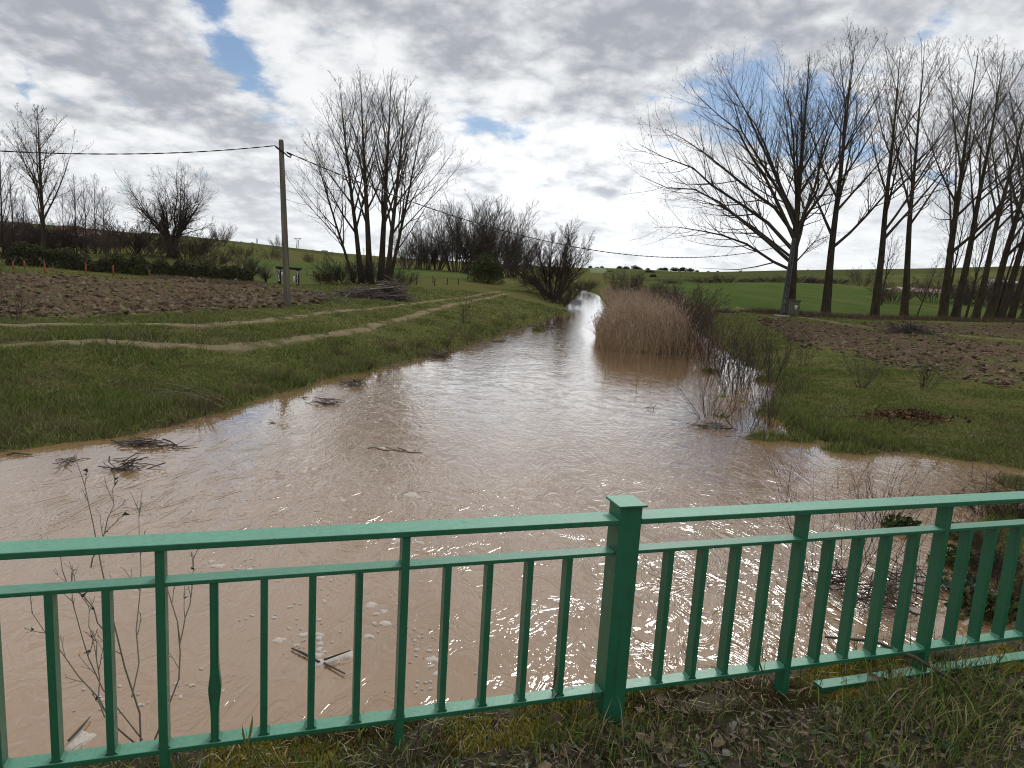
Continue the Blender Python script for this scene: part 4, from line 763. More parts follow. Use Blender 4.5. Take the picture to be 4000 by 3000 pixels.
DEB = [(325, 962, 46, .75, .22, .16, .8, .013, .05, 'raft of dark reed stalks floating by the left bank'), (272, 1012, 40, .32, .2, .26, .6, .010, None, 'knot of twigs sticking out of the calm water on the left'), (145, 1000, 22, .15, .5, .12, .55, .008, 1.5, 'dead weed stalk with its reflection in the calm water'), (705, 872, 26, .35, .2, .18, .7, .011, .2, 'twigs caught in the current off the left bank'), (760, 832, 50, .35, .25, .25, .6, .011, None, 'tangle of reed litter at the left water edge'), (950, 772, 50, .5, .3, .3, .8, .013, None, 'brown bundle of reed litter farther along the left edge'), (660, 860, 6, .1, .08, .1, .25, .01, None, 'small twig knot between the left-edge tangles'), (1080, 738, 14, .4, .3, .12, .6, .014, 0, 'floating dark branch upstream by the left bank'), (1185, 708, 20, .7, .5, .2, .9, .02, 0, 'dark drift branches upstream in mid river'), (1408, 884, 9, .16, .1, .16, .45, .007, None, 'small twig breaking the current in mid river'), (855, 972, 8, .5, .04, .03, .9, .012, -.3, 'long thin branch drifting in mid river'), (590, 915, 7, .12, .05, .05, .3, .008, 0, 'small floating sticks off the left bank'), (1535, 925, 26, .5, .25, .22, .8, .011, 2.6, 'black fallen branch in the water before the islet'), (1612, 948, 12, .3, .08, .05, .6, .009, 0, 'flat dark driftwood piece before the meadow tip'),
       (330, 920, 16, .8, .12, .05, .7, .008, .1, 'film of dark twigs along the left water edge'), (60, 985, 5, .7, .08, .04, 1.3, .014, .25, 'pale branch floating at the left edge of the photograph')]
for i, (x, y, n, rx, ry, h, L, r, ax, lab) in enumerate(DEB):
    b = at(x, y, 0.); b[2] = -.025; obj('drift_sticks', sticks(200 + i, n, rx, ry, h, L, r, WET, .3 if ax is None else .12, ax).mesh('drift_sticks', M_stick), None, b, label=lab, cat='driftwood', group='driftwood caught in the river')
b = ground_at(790, 645, 1.3); bp = thing('brush_pile', b, 'long heap of cut branches and roots beside the ploughed field', 'brush pile')
obj('branches', sticks(231, 420, 2.6, 1.2, .75, 1.6, .022, [(.13, .095, .075), (.10, .075, .06), (.17, .135, .11), (.07, .05, .04)], .3).mesh('branches', M_stick), bp)
obj('branches', sticks(232, 260, 1.0, .8, 1.25, 1.9, .03, [(.11, .08, .062), (.08, .058, .046), (.16, .13, .105)], .35, .3).mesh('branches', M_stick), bp, (1.7, .6, 0)); obj('logs', sticks(233, 9, 1.2, .5, .8, 2.2, .075, [(.14, .11, .09)], .15, .1).mesh('logs', M_stick), bp, (1.3, 0, .2))
b2 = ground_at(690, 650, 1.3); obj('brush_pile', sticks(234, 160, 1.4, .8, .35, 1.3, .016, [(.15, .12, .10), (.10, .078, .062)], .35).mesh('brush_pile', M_stick), None, b2, label='thin low spread of twigs left of the big branch heap', cat='brush pile')
b = ground_at(1965, 722, 1.0); obj('brush_pile', sticks(235, 260, 1.9, 1.0, .7, 1.8, .022, [(.035, .026, .022), (.06, .045, .038), (.10, .08, .065)], .35).mesh('brush_pile', M_stick), None, b, label='dark pile of cut branches on the right meadow', cat='brush pile')
b = ground_at(1568, 676, .9); obj('brush_pile', sticks(236, 120, 1.6, .8, .45, 1.2, .02, [(.03, .023, .02), (.05, .038, .032)], .3).mesh('brush_pile', M_stick), None, b, label='low dark heap of debris on the far right bank', cat='brush pile')

# flood litter along the waterlines
def tide_litter(seed, pts, n, label):
    rng = np.random.default_rng(seed); L = np.array(pts); d = np.concatenate([[0], np.cumsum(np.linalg.norm(np.diff(L, axis=0), axis=1))]); cl = np.cumsum(rng.random(40) ** 3); t = np.interp(rng.random(n), np.concatenate([[0], cl / cl[-1]]), np.linspace(0, d[-1], 41)) + rng.normal(0, .25, n)
    p = np.stack([np.interp(t, d, L[:, 0]), np.interp(t, d, L[:, 1])], -1) + rng.normal(0, .22, (n, 2)); z = np.maximum(ground_z(p[:, 0], p[:, 1]), 0) + rng.uniform(.0, .05, n); a = rng.normal(1.9, .8, n); l = rng.uniform(.08, .45, n)
    c = np.stack([p[:, 0], p[:, 1], z], -1); q = np.stack([np.cos(a), np.sin(a), rng.normal(0, .12, n)], -1) * l[:, None]; g = Geo(); g.tubes(np.stack([c - q / 2, c + rng.normal(0, .03, (n, 3)) * l[:, None], c + q / 2], 1), rng.uniform(.003, .009, n)[:, None] * np.array([[1, 1, .5]]), 3, np.array([(.10, .075, .055), (.20, .16, .11), (.05, .038, .03), (.27, .22, .16)])[rng.integers(0, 4, n)])
    obj('flood_litter', g.mesh('flood_litter', M_stick), label=label, cat='flood litter', kind='stuff')
tide_litter(241, left_edge[3:21], 1500, 'twigs and straw washed up along the left waterline')
tide_litter(242, right_edge[17:38], 900, 'twigs and straw washed up along the right waterline')

# leaf heap on the right bank
def leaf_mesh(seed, L=.05, Wd=.035, cup=.25, col=(.12, .075, .045)):
    rng = np.random.default_rng(seed); n = 7; t = np.linspace(0, 1, n); w = np.sin(t * math.pi) ** .7 * Wd * .5 * (1 + rng.normal(0, .12, n)); V = []
    cu = rng.uniform(-.3, .6); tw = rng.uniform(-.4, .4)
    for i in range(n):
        z = cu * L * (t[i] - .5) ** 2 * 2.2
        for sgn in (-1, 0, 1): V.append((t[i] * L - L / 2, sgn * w[i], z + abs(sgn) * cup * w[i] + sgn * w[i] * tw))
    i = np.arange(n * 3).reshape(n, 3); F = np.concatenate([np.stack([i[:-1, a], i[:-1, a + 1], i[1:, a + 1], i[1:, a]], -1) for a in (0, 1)])
    return np.array(V), F
g = Geo(); rng = np.random.default_rng(6); c = ground_at(1955, 902, .5)
for i in range(900):
    V, F = leaf_mesh(i % 12, .10, .075); q = Quaternion((rng.normal(), rng.normal(), rng.normal() , rng.normal() + 1)).normalized(); Mx = np.array(q.to_matrix()); x = rng.normal(0, .62); y = rng.normal(0, .38); h = .16 * math.exp(-(x / .8) ** 2 - (y / .5) ** 2) * rng.random()
    g.add(V @ Mx.T + np.array([c[0] + x, c[1] + y, gz(c[0] + x, c[1] + y) + h + .03]), F, np.array([(.16, .095, .05), (.09, .05, .03), (.20, .13, .075), (.05, .03, .02)][rng.integers(0, 4)]) * rng.uniform(.7, 1.2))
obj('leaf_heap', g.mesh('leaf_heap', M_twig, True), label='heap of brown fallen leaves on the right bank', cat='leaf heap')

# ------------------------------------------------------------------ poles, cables, gateway
M_pole = mat('weathered_pole', (.15, .125, .10), (.095, .08, .066), 2.2, .9, .01, 18., .2, stretch=(6, 6, .4), c3=(.19, .17, .145), scale3=1.2)
M_black = mat('black_cable', (.012, .012, .015), None, rough=.5)
M_metal = mat('galvanised', (.32, .33, .34), (.25, .26, .27), 8., .5, metal=.6)
pb = ground_at(621, 662, 1.3); ph = hpx(pb, 303)
pole = thing('utility_pole', pb, 'tall square grey-brown utility pole beside the ploughed field', 'utility pole', rotz=.55); pole.rotation_euler = (0, R_(-2.6), .35)
me = Geo(); w0, w1 = .17, .115
V = []
for z, w in ((-.6, w0), (0, w0), (ph - .12, w1), (ph - .03, w1 * .9), (ph, w1 * .55)):
    for a, b in ((-1, -1), (1, -1), (1, 1), (-1, 1)): V.append((a * w, b * w, z))
i = np.arange(20).reshape(5, 4); j = np.roll(np.arange(4), -1); me.add(V, np.stack([i[:-1], i[:-1][:, j], i[1:][:, j], i[1:]], -1).reshape(-1, 4)); me.add(V[16:], [(0, 1, 2, 3)])
obj('shaft', me.mesh('shaft', M_pole), pole)
g = Geo(); g.tubes([(-.30, .02, ph - .32), (-.22, 0, ph - .38), (-.10, -.13, ph - .5), (.1, -.16, ph - .62), (.28, -.1, ph - .78), (.42, 0, ph - .82), (.46, .02, ph - .74), (.40, .0, ph - .68), (.25, -.02, ph - .62)], [.03, .05, .045, .035, .035, .04, .04, .04, .02], 6); obj('cable_clamp', g.mesh('cable_clamp', M_black, True), pole)
pole_mw = Matrix.Translation(Vector(pb)) @ pole.rotation_euler.to_matrix().to_4x4()
tipL = np.array(pole_mw @ Vector((-.28, .02, ph - .30))); tipR = np.array(pole_mw @ Vector((.2, -.1, ph - .58)))
def cable(name, a, b, sag, r, label, n=70):
    t = np.linspace(0, 1, n)[:, None]; p = a * (1 - t) + b * t; p[:, 2] -= sag * 4 * (t * (1 - t))[:, 0]; g = Geo()
    d = unit(b - a); q = unit(np.cross(d, (0, 0, 1.)))
    if r > .012:
        for ph_ in (0, math.pi):
            n2 = 420; t2 = np.linspace(0, 1, n2)[:, None]; p2 = a * (1 - t2) + b * t2; p2[:, 2] -= sag * 4 * (t2 * (1 - t2))[:, 0]
            an = t2 * np.linalg.norm(b - a) * 5 + ph_; p2 = p2 + q * np.cos(an) * r * .55 + np.array([0, 0, 1.]) * np.sin(an) * r * .55; g.tubes(p2, np.full(n2, r * .62), 5)
    else: g.tubes(p, np.full(n, r), 5)
    obj(name, g.mesh(name, M_black, True), label=label, cat='cable')
cable('overhead_cable', tipL, atY(-700, 250, 24), .75, .024, 'twisted black overhead cable from the pole to the left edge')
cb = ground_at(1688, 682, 1.0) + np.array([0, -.4, 0]); cb[2] = gz(cb[0], cb[1]); chh = hpx(cb, 515)
cable('overhead_cable', tipR, np.array([cb[0] + .5, cb[1], cb[2] + chh - .3]), 3.05, .030, 'twisted black overhead cable sagging across the river')
M_conc2 = mat('pole_concrete', (.085, .085, .088), (.06, .06, .062), 3., .9, .01, 25.)
cp = thing('concrete_pole', cb, 'grey latticed concrete pole against the widest right poplar', 'utility pole'); cp.rotation_euler = (0, R_(3.0 - 1.2), .4)
g = Geo()
for sx in (-1, 1):
    V = [(sx * .24 + a * .07, b * .12, -.3) for a, b in ((-1, -1), (1, -1), (1, 1), (-1, 1))] + [(sx * .12 + a * .055, b * .10, chh) for a, b in ((-1, -1), (1, -1), (1, 1), (-1, 1))]
    g.add(V, [(0, 1, 5, 4), (1, 2, 6, 5), (2, 3, 7, 6), (3, 0, 4, 7), (4, 5, 6, 7)])
for k in range(11):
    z = .3 + k * (chh - .5) / 10; w = .22 - .11 * z / chh; g.box((-w, -.085, z), (w, .085, z + .26))
obj('shaft', g.mesh('shaft', M_conc2), cp); g = Geo().tubes([(-.32, -.16, 2.2), (-.36, -.16, 2.6), (-.26, -.15, 3.3), (-.22, -.14, 5)], [.03] * 4, 5); obj('cable_tube', g.mesh('cable_tube', M_black), cp); obj('footing', Geo().box((-.8, -.5, -.1), (.55, .35, .10)).mesh('footing', mat('pale_concrete', (.42, .40, .36), (.34, .32, .29), 3.)), cp)
xb = ground_at(1702, 681, 1.0); xb[1] -= .2; xb[0] += .25; xb[2] = gz(xb[0], xb[1])
cab = thing('meter_box', xb, 'squat mossy concrete box with a white plate behind the concrete pole', 'utility box', rotz=.05)
M_box = mat('box_stone', (.13, .125, .09), (.09, .095, .055), 4., .95, .02, 15.)
cab.scale = (.56, .56, .62)
obj('body', bevbox('body', (-.95, -.7, -.2), (1.05, .6, 2.3), M_box, .04), cab); obj('lid', bevbox('lid', (-1.05, -.8, 2.302), (1.15, .7, 2.5), mat('lid_stone', (.06, .055, .05), (.09, .085, .07), 4.), .05), cab)
M_white = mat('white_plate', (.72, .74, .76), None, rough=.5); M_dark = mat('dark_print', (.04, .04, .045), None, rough=.6)
pl = obj('number_plate', Geo().add([(.18, -.735, 1.05), (.52, -.735, 1.05), (.60, -.735, 1.62), (.10, -.735, 1.62), (.18, -.705, 1.05), (.52, -.705, 1.05), (.60, -.705, 1.62), (.10, -.705, 1.62)], [(0, 1, 2, 3), (0, 4, 5, 1), (1, 5, 6, 2), (2, 6, 7, 3), (3, 7, 4, 0)]).mesh('number_plate', M_white), cab, label='white tapered plate with dark figures')
def text(name, body, size, m, parent, loc, rot, spacing=1., line=1.):
    cu = bpy.data.curves.new(name, 'FONT'); cu.body = body; cu.size = size; cu.align_x = 'CENTER'; cu.space_line = line; cu.extrude = .004; cu.offset = .006; cu.materials.append(m)
    o = bpy.data.objects.new(name, cu); C.objects.link(o); bpy.context.view_layer.update(); me = bpy.data.meshes.new_from_object(o.evaluated_get(bpy.context.evaluated_depsgraph_get())); bpy.data.objects.remove(o); me.name = name
    if not me.materials: me.materials.append(m)
    o = obj(name, me, parent, loc); o.rotation_euler = rot; return o
text('lettering', '97', .30, M_dark, pl, (.35, -.742, 1.25), (R_(90), 0, 0))
# dark timber gateway with white lettering
gl = gY(603.5, 71); gr_ = gY(643, 71); gw = np.linalg.norm(gr_[:2] - gl[:2]); gh = hpx(gl, 581)
M_timber = mat('dark_timber', (.018, .015, .014), (.032, .027, .024), 5., .8, .01, 20.)
gate = thing('timber_gateway', (gl + gr_) / 2, 'dark timber gateway of two posts and a beam with white lettering', 'gateway', rotz=math.atan2(gr_[1] - gl[1], gr_[0] - gl[0]))
for sx, word in ((-1, 'V\nI\nL\nL\nA'), (1, 'N\nA\nT\nA\nL\nI\nA')):
    g = Geo().tubes([(sx * gw / 2, 0, -.3), (sx * gw / 2, 0, .8), (sx * gw / 2, 0, gh)], [.165, .16, .155], 12, cap=True); p = obj('post', g.mesh('post', M_timber, False), gate)
    text('lettering', word, .25 if len(word) > 10 else .32, M_white, p, (sx * gw / 2 + .02, -.172, gh * .80), (R_(90), 0, 0), line=.72)
g = Geo().tubes([(-gw / 2 - .35, 0, gh + .11), (0, 0, gh + .10), (gw / 2 + .35, 0, gh + .09)], [.13, .12, .13], 10, cap=True); obj('beam', g.mesh('beam', M_timber), gate)

# young trees in guards, stakes
M_orange = mat('orange_guard', (.34, .070, .035), (.27, .055, .03), 6., .7); M_rust = mat('dark_red_guard', (.09, .022, .018), (.055, .016, .014), 6., .8); M_wguard = mat('white_guard', (.6, .62, .62), None, rough=.6)
whip = [shrub(301, 1.0, 5, 1.0, 3, 0, (.28, .26, .23), .014, .2, 0, .08, .007, .05, 4), shrub(302, 1.0, 4, 1.3, 2, 0, (.30, .28, .25), .014, .1, 0, .08, .007, .05, 4)]
def guard(x, y, gh_, wh, m, lab, group, z0=1.4, r=.05):
    b = ground_at(x, y, z0); t = thing('guarded_sapling', b, lab, 'sapling', group, rotz=x * .7); obj('tree_guard', Geo().tubes([(0, 0, -.05), (.01, 0, gh_ * .5), (-.01, .01, gh_)], [r, r * .95, r * .9], 8, cap=True).mesh('tree_guard', m), t)
    if wh: obj('whip', whip[int(x) % 2], t, (0, 0, gh_ - .05), 0, wh)
GS = 'saplings in orange guards along the hedge'
for x, y, a, b_, l in [(29, 586, .66, .62, 'leftmost sapling in an orange guard before the hedge'), (53, 582, .62, .45, 'second sapling from the left in an orange guard'), (97, 592, .70, .62, 'third sapling from the left, tallest orange guard'), (113, 585, .22, .5, 'sapling in the shortest orange guard'), (186, 591, .66, .6, 'fifth sapling from the left in an orange guard'), (245, 595, .75, 0, 'bare orange guard post without branches'), (323, 601, .62, .5, 'rightmost sapling in an orange guard')]: guard(x, y, a, b_, M_orange, l, GS)
for x, y, a, b_, l in [(935, 611, .9, .4, 'leftmost sapling in a dark red guard right of the poplar clump'), (939, 617, .85, .4, 'nearest sapling in a dark red guard right of the poplar clump'), (966, 615, .8, .3, 'third sapling in a dark red guard right of the poplar clump'), (990, 615, .85, .3, 'sapling in a dark red guard nearest the round bush'), (663, 601, .9, 1.3, 'dark-guarded sapling right of the gateway'), (677, 602, .75, 1.3, 'dark-guarded sapling nearest the poplar clump'), (900, 615, 1.1, .6, 'pruned sapling at the right foot of the poplar clump')]: guard(x, y, a, b_, M_rust, l, 'saplings in dark red guards', 1.4, .06)
for x, y, l in [(577, 601, 'left of the gateway'), (609, 601, 'just right of the left gateway post'), (635, 611, 'just left of the right gateway post')]: guard(x, y, .75, 0, M_wguard, 'white plastic sapling guard ' + l, 'white sapling guards by the gateway', 1.4, .09)
for x, y, l in [(524, 603, 'at the right end of the hedge'), (553, 607, 'between the hedge and gateway'), (566, 600, 'nearest the small orchard tree'), (592, 609, 'left of the gateway post')]:
    b = ground_at(x, y, 1.4); obj('fence_post', Geo().tubes([(0, 0, -.1), (0, 0, .8), (.02, 0, 1.55)], [.035] * 3, 6, cap=True).mesh('fence_post', M_metal), None, b, label='thin grey metal fence post ' + l, cat='post', group='grey fence posts by the gateway')

# power-line masts on the rise
for x, Yd, top, l, k in [(643, 250, 515, 'steel power mast with V-shaped arms behind the gateway', 0), (555, 380, 516, 'smaller far power mast with V-shaped arms left of the pole', 1)]:
    b = gY(x, Yd); h = hpx(b, top); t = thing('power_mast', b, l, 'mast', 'power masts on the rise', rotz=.1); w = h * .30 * (1 if k == 0 else .55); lw = .12 if k == 0 else .16; g = Geo()
    for sx in (-1, 1):
        g.tubes([(sx * .55, 0, -.2), (sx * .22, 0, h * .84)], [lw, lw * .7], 4)
    for q in range(8):
        z0 = h * .84 * q / 8; z1 = h * .84 * (q + 1) / 8; s0 = .55 - .33 * q / 8; s1 = .55 - .33 * (q + 1) / 8; g.tubes([(-s0 if q % 2 else s0, 0, z0), (s1 if q % 2 else -s1, 0, z1)], [.05, .05], 3)
    obj('lattice', g.mesh('lattice', M_metal), t); g = Geo().tubes([(-w, 0, h), (w, 0, h)], [lw * .8] * 2, 4)
    for sx in (-1, 1): g.tubes([(sx * .2, 0, h * .82), (sx * w * .7, 0, h)], [lw * .7] * 2, 4)
    obj('crossarm', g.mesh('crossarm', M_metal), t)

# ------------------------------------------------------------------ buildings
def house(x0, x1, ytop, ybase, Yd, depth, roof_h, wallc, roofc, lab, wins=(), name='house', rot=0., gable=False, ext=3.):
    a = atY(x0, ybase, Yd); b = atY(x1, ybase, Yd); top = atY((x0 + x1) / 2, ytop, Yd)[2]; w = np.linalg.norm(b[:2] - a[:2]) / 2; cx = (a + b) / 2; zb = min(a[2], b[2]) - ext; H = top - zb - roof_h
    t = thing(name, (cx[0], cx[1] + depth / 2, zb), lab, 'building', rotz=rot); mw = mat(name + '_wall', wallc, tuple(c * .8 for c in wallc), .8, .9); mr = mat(name + '_roof', roofc, tuple(c * .75 for c in roofc), 1.5, .9)
    obj('wall', Geo().box((-w, -depth / 2, -2), (w, depth / 2, H)).mesh('wall', mw), t); e = .35; r0 = H + .02
    V = [(-w - e, -depth / 2 - e, r0), (w + e, -depth / 2 - e, r0), (w + e, depth / 2 + e, r0), (-w - e, depth / 2 + e, r0), (-w - e, 0, r0 + roof_h), (w + e, 0, r0 + roof_h)]
    obj('roof', Geo().add(V, [(0, 1, 5, 4), (2, 3, 4, 5)]).add(V, [(0, 4, 3), (1, 2, 5)]).add(V, [(3, 2, 1, 0)]).mesh('roof', mr), t); mg = mat(name + '_glass', (.03, .035, .04), None, rough=.15, spec=.5); mf = mat(name + '_frame', (.35, .33, .30), None)
    for u_, v_, ww, wh in wins:
        xc = -w + u_ * 2 * w; zc = H * v_; wd = obj('window', Geo().box((xc - ww / 2 - .08, -depth / 2 - .06, zc - wh / 2 - .08), (xc + ww / 2 + .08, -depth / 2 - .002, zc + wh / 2 + .08)).mesh('window', mf), t)
        obj('pane', Geo().box((xc - ww / 2, -depth / 2 - .09, zc - wh / 2), (xc + ww / 2, -depth / 2 - .062, zc + wh / 2)).mesh('pane', mg), wd)
    return t
house(-40, 23, 476, 506, 150, 8, 1.4, (.16, .13, .10), (.10, .065, .05), 'brown house with a dark tiled roof at the far left edge', [(.75, .7, .9, .9), (.9, .7, .9, .9)])
house(24, 68, 488, 508, 155, 7, 1.0, (.22, .19, .16), (.15, .10, .085), 'low beige house right of the far-left brown house', [(.4, .8, .9, .8)])
house(111, 152, 486, 515, 160, 8, 1.8, (.24, .15, .10), (.16, .075, .05), 'orange-brown house with a gabled roof behind the far-left trees', [(.25, .7, 1, 1), (.7, .7, 1, 1)])
house(128, 212, 496, 522, 145, 9, 1.3, (.27, .24, .20), (.26, .17, .145), 'long warehouse with a pinkish sheet roof behind the far-left trees', [(.2, .55, 1.4, 1.2), (.5, .55, 1.4, 1.2), (.8, .55, 1.4, 1.2)], 'warehouse')
house(165, 240, 512, 530, 125, 6, .9, (.25, .235, .20), (.14, .135, .12), 'low pale stone outbuilding below the long warehouse', [(.35, .6, 1.0, 1.3), (.6, .6, 1.0, 1.3)], 'outbuilding')
house(1958, 2048, 623, 636, 175, 9, 1.2, (.10, .09, .08), (.36, .235, .215), 'barn with a faded pink sheet roof behind the right poplars', [(.3, .5, 1.2, 1.), (.65, .5, 1.2, 1.)], 'barn')
house(1925, 1953, 624, 634, 182, 5, .5, (.16, .16, .15), (.50, .50, .48), 'small shed with a pale roof left of the pink-roofed barn', [], 'shed')
house(2160, 2230, 606, 622, 205, 8, .8, (.22, .215, .205), (.42, .42, .42), 'low pale building high on the slope at the right edge', [(.3, .6, 1.4, 1.), (.6, .6, 1.4, 1.)], 'farm_building')
house(668, 676, 539.5, 546, 1300, 10, 2, (.16, .17, .18), (.15, .14, .15), 'pale village house on the farthest skyline, left one', [], 'village_house', ext=9)
house(694, 705, 540.5, 547, 1320, 10, 2, (.17, .18, .19), (.14, .14, .15), 'pale village house on the farthest skyline, right one', [], 'village_house', ext=9)

# ------------------------------------------------------------------ grass on the banks
def soil_mask(x, y):
    def inside(Lo, Up):
        poly = np.concatenate([np.array(Lo)[:, :2], np.array(Up)[::-1, :2]]); return sdist(x, y, poly)
    m = np.minimum(np.minimum(inside(*SOIL_L), inside(*SOIL_R)), inside(*SOIL_R2)); tr = np.full(x.shape, 9.)
    for L in RUTS + [PATH_R]:
        L = np.array(L)[:, :2]
        for a, b in zip(L[:-1], L[1:]):
            d = b - a; t = np.clip(((x - a[0]) * d[0] + (y - a[1]) * d[1]) / (d @ d), 0, 1); tr = np.minimum(tr, np.hypot(x - a[0] - t * d[0], y - a[1] - t * d[1]))
    return m, tr
def bank_grass():
    rng = np.random.default_rng(401); Bx, By, Sz, Nb = [], [], [], []
    for y0, y1, n, k in ((11, 16, 15000, 8), (16, 22, 22000, 8), (22, 32, 28000, 7), (32, 48, 28000, 6), (48, 75, 24000, 5)):
        y = rng.uniform(y0, y1, n * 3); x = rng.uniform(-1, 1, n * 3) * (y * .80 + 2.5); s_ = sdist(x, y); keep = (s_ > .05) & (s_ < 70); x, y = x[keep][:n], y[keep][:n]; Bx.append(x); By.append(y); Nb.append(np.full(len(x), k))
    y = rng.uniform(4.5, 12.5, 9000); x = rng.uniform(5.5, 14, 9000); kp = sdist(x, y) > .3; Bx.append(x[kp]); By.append(y[kp]); Nb.append(np.full(kp.sum(), 6))
    for ix, iy, rx, ry, h in islets:
        n = int(60 + 120 * rx); a = rng.random(n) * 6.28; r = rng.random(n) ** .5; Bx.append(ix + np.cos(a) * r * rx); By.append(iy + np.sin(a) * r * ry); Nb.append(np.full(n, 7))
    x = np.concatenate(Bx); y = np.concatenate(By); nb = np.concatenate(Nb); m, tr = soil_mask(x, y)
    keep = ((m > .0) | (rng.random(len(x)) < np.where(x > 3, .30, .10))) & (tr > .16 + rng.random(len(x)) * .36) & ~((x > 4.5) & (y > 34) & (sdist(x, y) < 2) & (x < 13) & (y > 36)); x, y, nb = x[keep], y[keep], nb[keep]
    z = ground_z(x, y); keep = z > .01; x, y, z, nb = x[keep], y[keep], z[keep], nb[keep]
    lush = fbm(x * .55, y * .55, 4, 55); edge = smooth(-sdist(x, y), -2.2, 0); wild = fbm(x * 2.5, y * 2.5, 2, 56)
    hgt = (.04 + .075 * smooth(lush, .40, .72) + .15 * edge * wild * wild * 1.6) * np.where(x > 4, .72, 1.) * (1 + .012 * y); dry = smooth(fbm(x * .9 + 40, y * .9, 3, 57), .52, .72)
    id_ = np.repeat(np.arange(len(x)), nb); n = len(id_); h = hgt[id_] * rng.uniform(.5, 1.35, n); sp = .05 + .0022 * y[id_]
    bx = x[id_] + rng.normal(0, 1, n) * sp; by = y[id_] + rng.normal(0, 1, n) * sp; bz = z[id_] - .01; a = rng.random(n) * 6.28; le = h * rng.uniform(.15, .9, n)
    w = (.0045 + .00036 * y[id_]) * rng.uniform(.7, 1.5, n); pa = rng.random(n) * 3.14
    b0 = np.stack([bx - np.cos(pa) * w, by - np.sin(pa) * w, bz], -1); b1_ = np.stack([bx + np.cos(pa) * w, by + np.sin(pa) * w, bz], -1); tp = np.stack([bx + np.cos(a) * le, by + np.sin(a) * le, bz + h], -1)
    greens = np.array([(.120, .150, .040), (.168, .192, .054), (.112, .126, .043), (.192, .188, .070)]); dryc = np.array([(.20, .165, .08), (.155, .118, .066), (.25, .21, .12)])
    c = np.where((rng.random(n) < .14 + .5 * dry[id_])[:, None], dryc[rng.integers(0, 3, n)], greens[rng.integers(0, 4, n)]) * rng.uniform(.75, 1.25, (n, 1)); c[:, 1] *= 1 + .15 * lush[id_]
    V = np.stack([b0, b1_, tp], 1).reshape(-1, 3); return mesh('bank_grass', V, np.arange(3 * n).reshape(-1, 3), M_twig, False, np.repeat(c, 3, 0))
obj('bank_grass', bank_grass(), label='short meadow grass covering both river banks', cat='grass', kind='stuff')

# clods and straw on the ploughed soil
def clods(seed, Lo, Up, n, size, m, name, label):
    rng = np.random.default_rng(seed); Lo = np.array(Lo)[:, :2]; Up = np.array(Up)[:, :2]; u_ = rng.random(n) * (len(Lo) - 1.001); i = u_.astype(int); w = (u_ - i)[:, None]; a = Lo[i] * (1 - w) + Lo[i + 1] * w
    u2 = u_ / (len(Lo) - 1) * (len(Up) - 1); i = np.minimum(u2.astype(int), len(Up) - 2); w = (u2 - i)[:, None]; b = Up[i] * (1 - w) + Up[i + 1] * w; v = rng.random(n)[:, None]; p = a * (1 - v) + b * v
    z = ground_z(p[:, 0], p[:, 1]) + furrow(p[:, 0], p[:, 1]) * .8 + .06; oct_ = np.array([(1, 0, 0), (-1, 0, 0), (0, 1, 0), (0, -1, 0), (0, 0, 1), (0, 0, -1)], float); f = np.array([(0, 2, 4), (2, 1, 4), (1, 3, 4), (3, 0, 4), (2, 0, 5), (1, 2, 5), (3, 1, 5), (0, 3, 5)])
    s_ = size * (.22 + 1.3 * rng.random(n) ** 2.5)[:, None, None] * rng.uniform(.45, 1.5, (n, 6, 1)) ; V = np.stack([p[:, 0], p[:, 1], z], -1)[:, None] + oct_[None] * s_ * np.array([1.3, 1, .7]) + rng.normal(0, .3, (n, 6, 3)) * s_
    F = (f[None] + (np.arange(n) * 6)[:, None, None]).reshape(-1, 3); c = np.array([(.110, .074, .051), (.150, .108, .076), (.080, .054, .039), (.165, .145, .08)])[rng.integers(0, 4, n)] * rng.uniform(.7, 1.3, (n, 1))
    g = Geo().add(V.reshape(-1, 3), F, np.repeat(c, 6, 0)); k = n // 3; q = rng.integers(0, n, k); a = rng.random(k) * 6.28; L = rng.uniform(.1, .35, k); d = np.stack([np.cos(a), np.sin(a), rng.normal(0, .15, k)], -1) * L[:, None]; s0 = np.stack([p[q, 0], p[q, 1], z[q] + .07], -1)
    g.tubes(np.stack([s0, s0 + d * .5, s0 + d], 1), np.full((k, 3), .008), 3, np.array([(.26, .21, .15), (.16, .125, .09)])[rng.integers(0, 2, k)]); obj(name, g.mesh(name, M_twig), label=label, cat='soil clods', kind='stuff')
clods(411, *SOIL_L, 11000, .11, M_twig, 'soil_clods', 'brown soil clods and straw on the ploughed field')
clods(412, *SOIL_R, 5500, .09, M_twig, 'soil_clods', 'red-brown clods and wood chips on the right soil strip')
clods(413, *SOIL_R2, 2200, .09, M_twig, 'soil_clods', 'red-brown clods on the soil strip below the poplars')

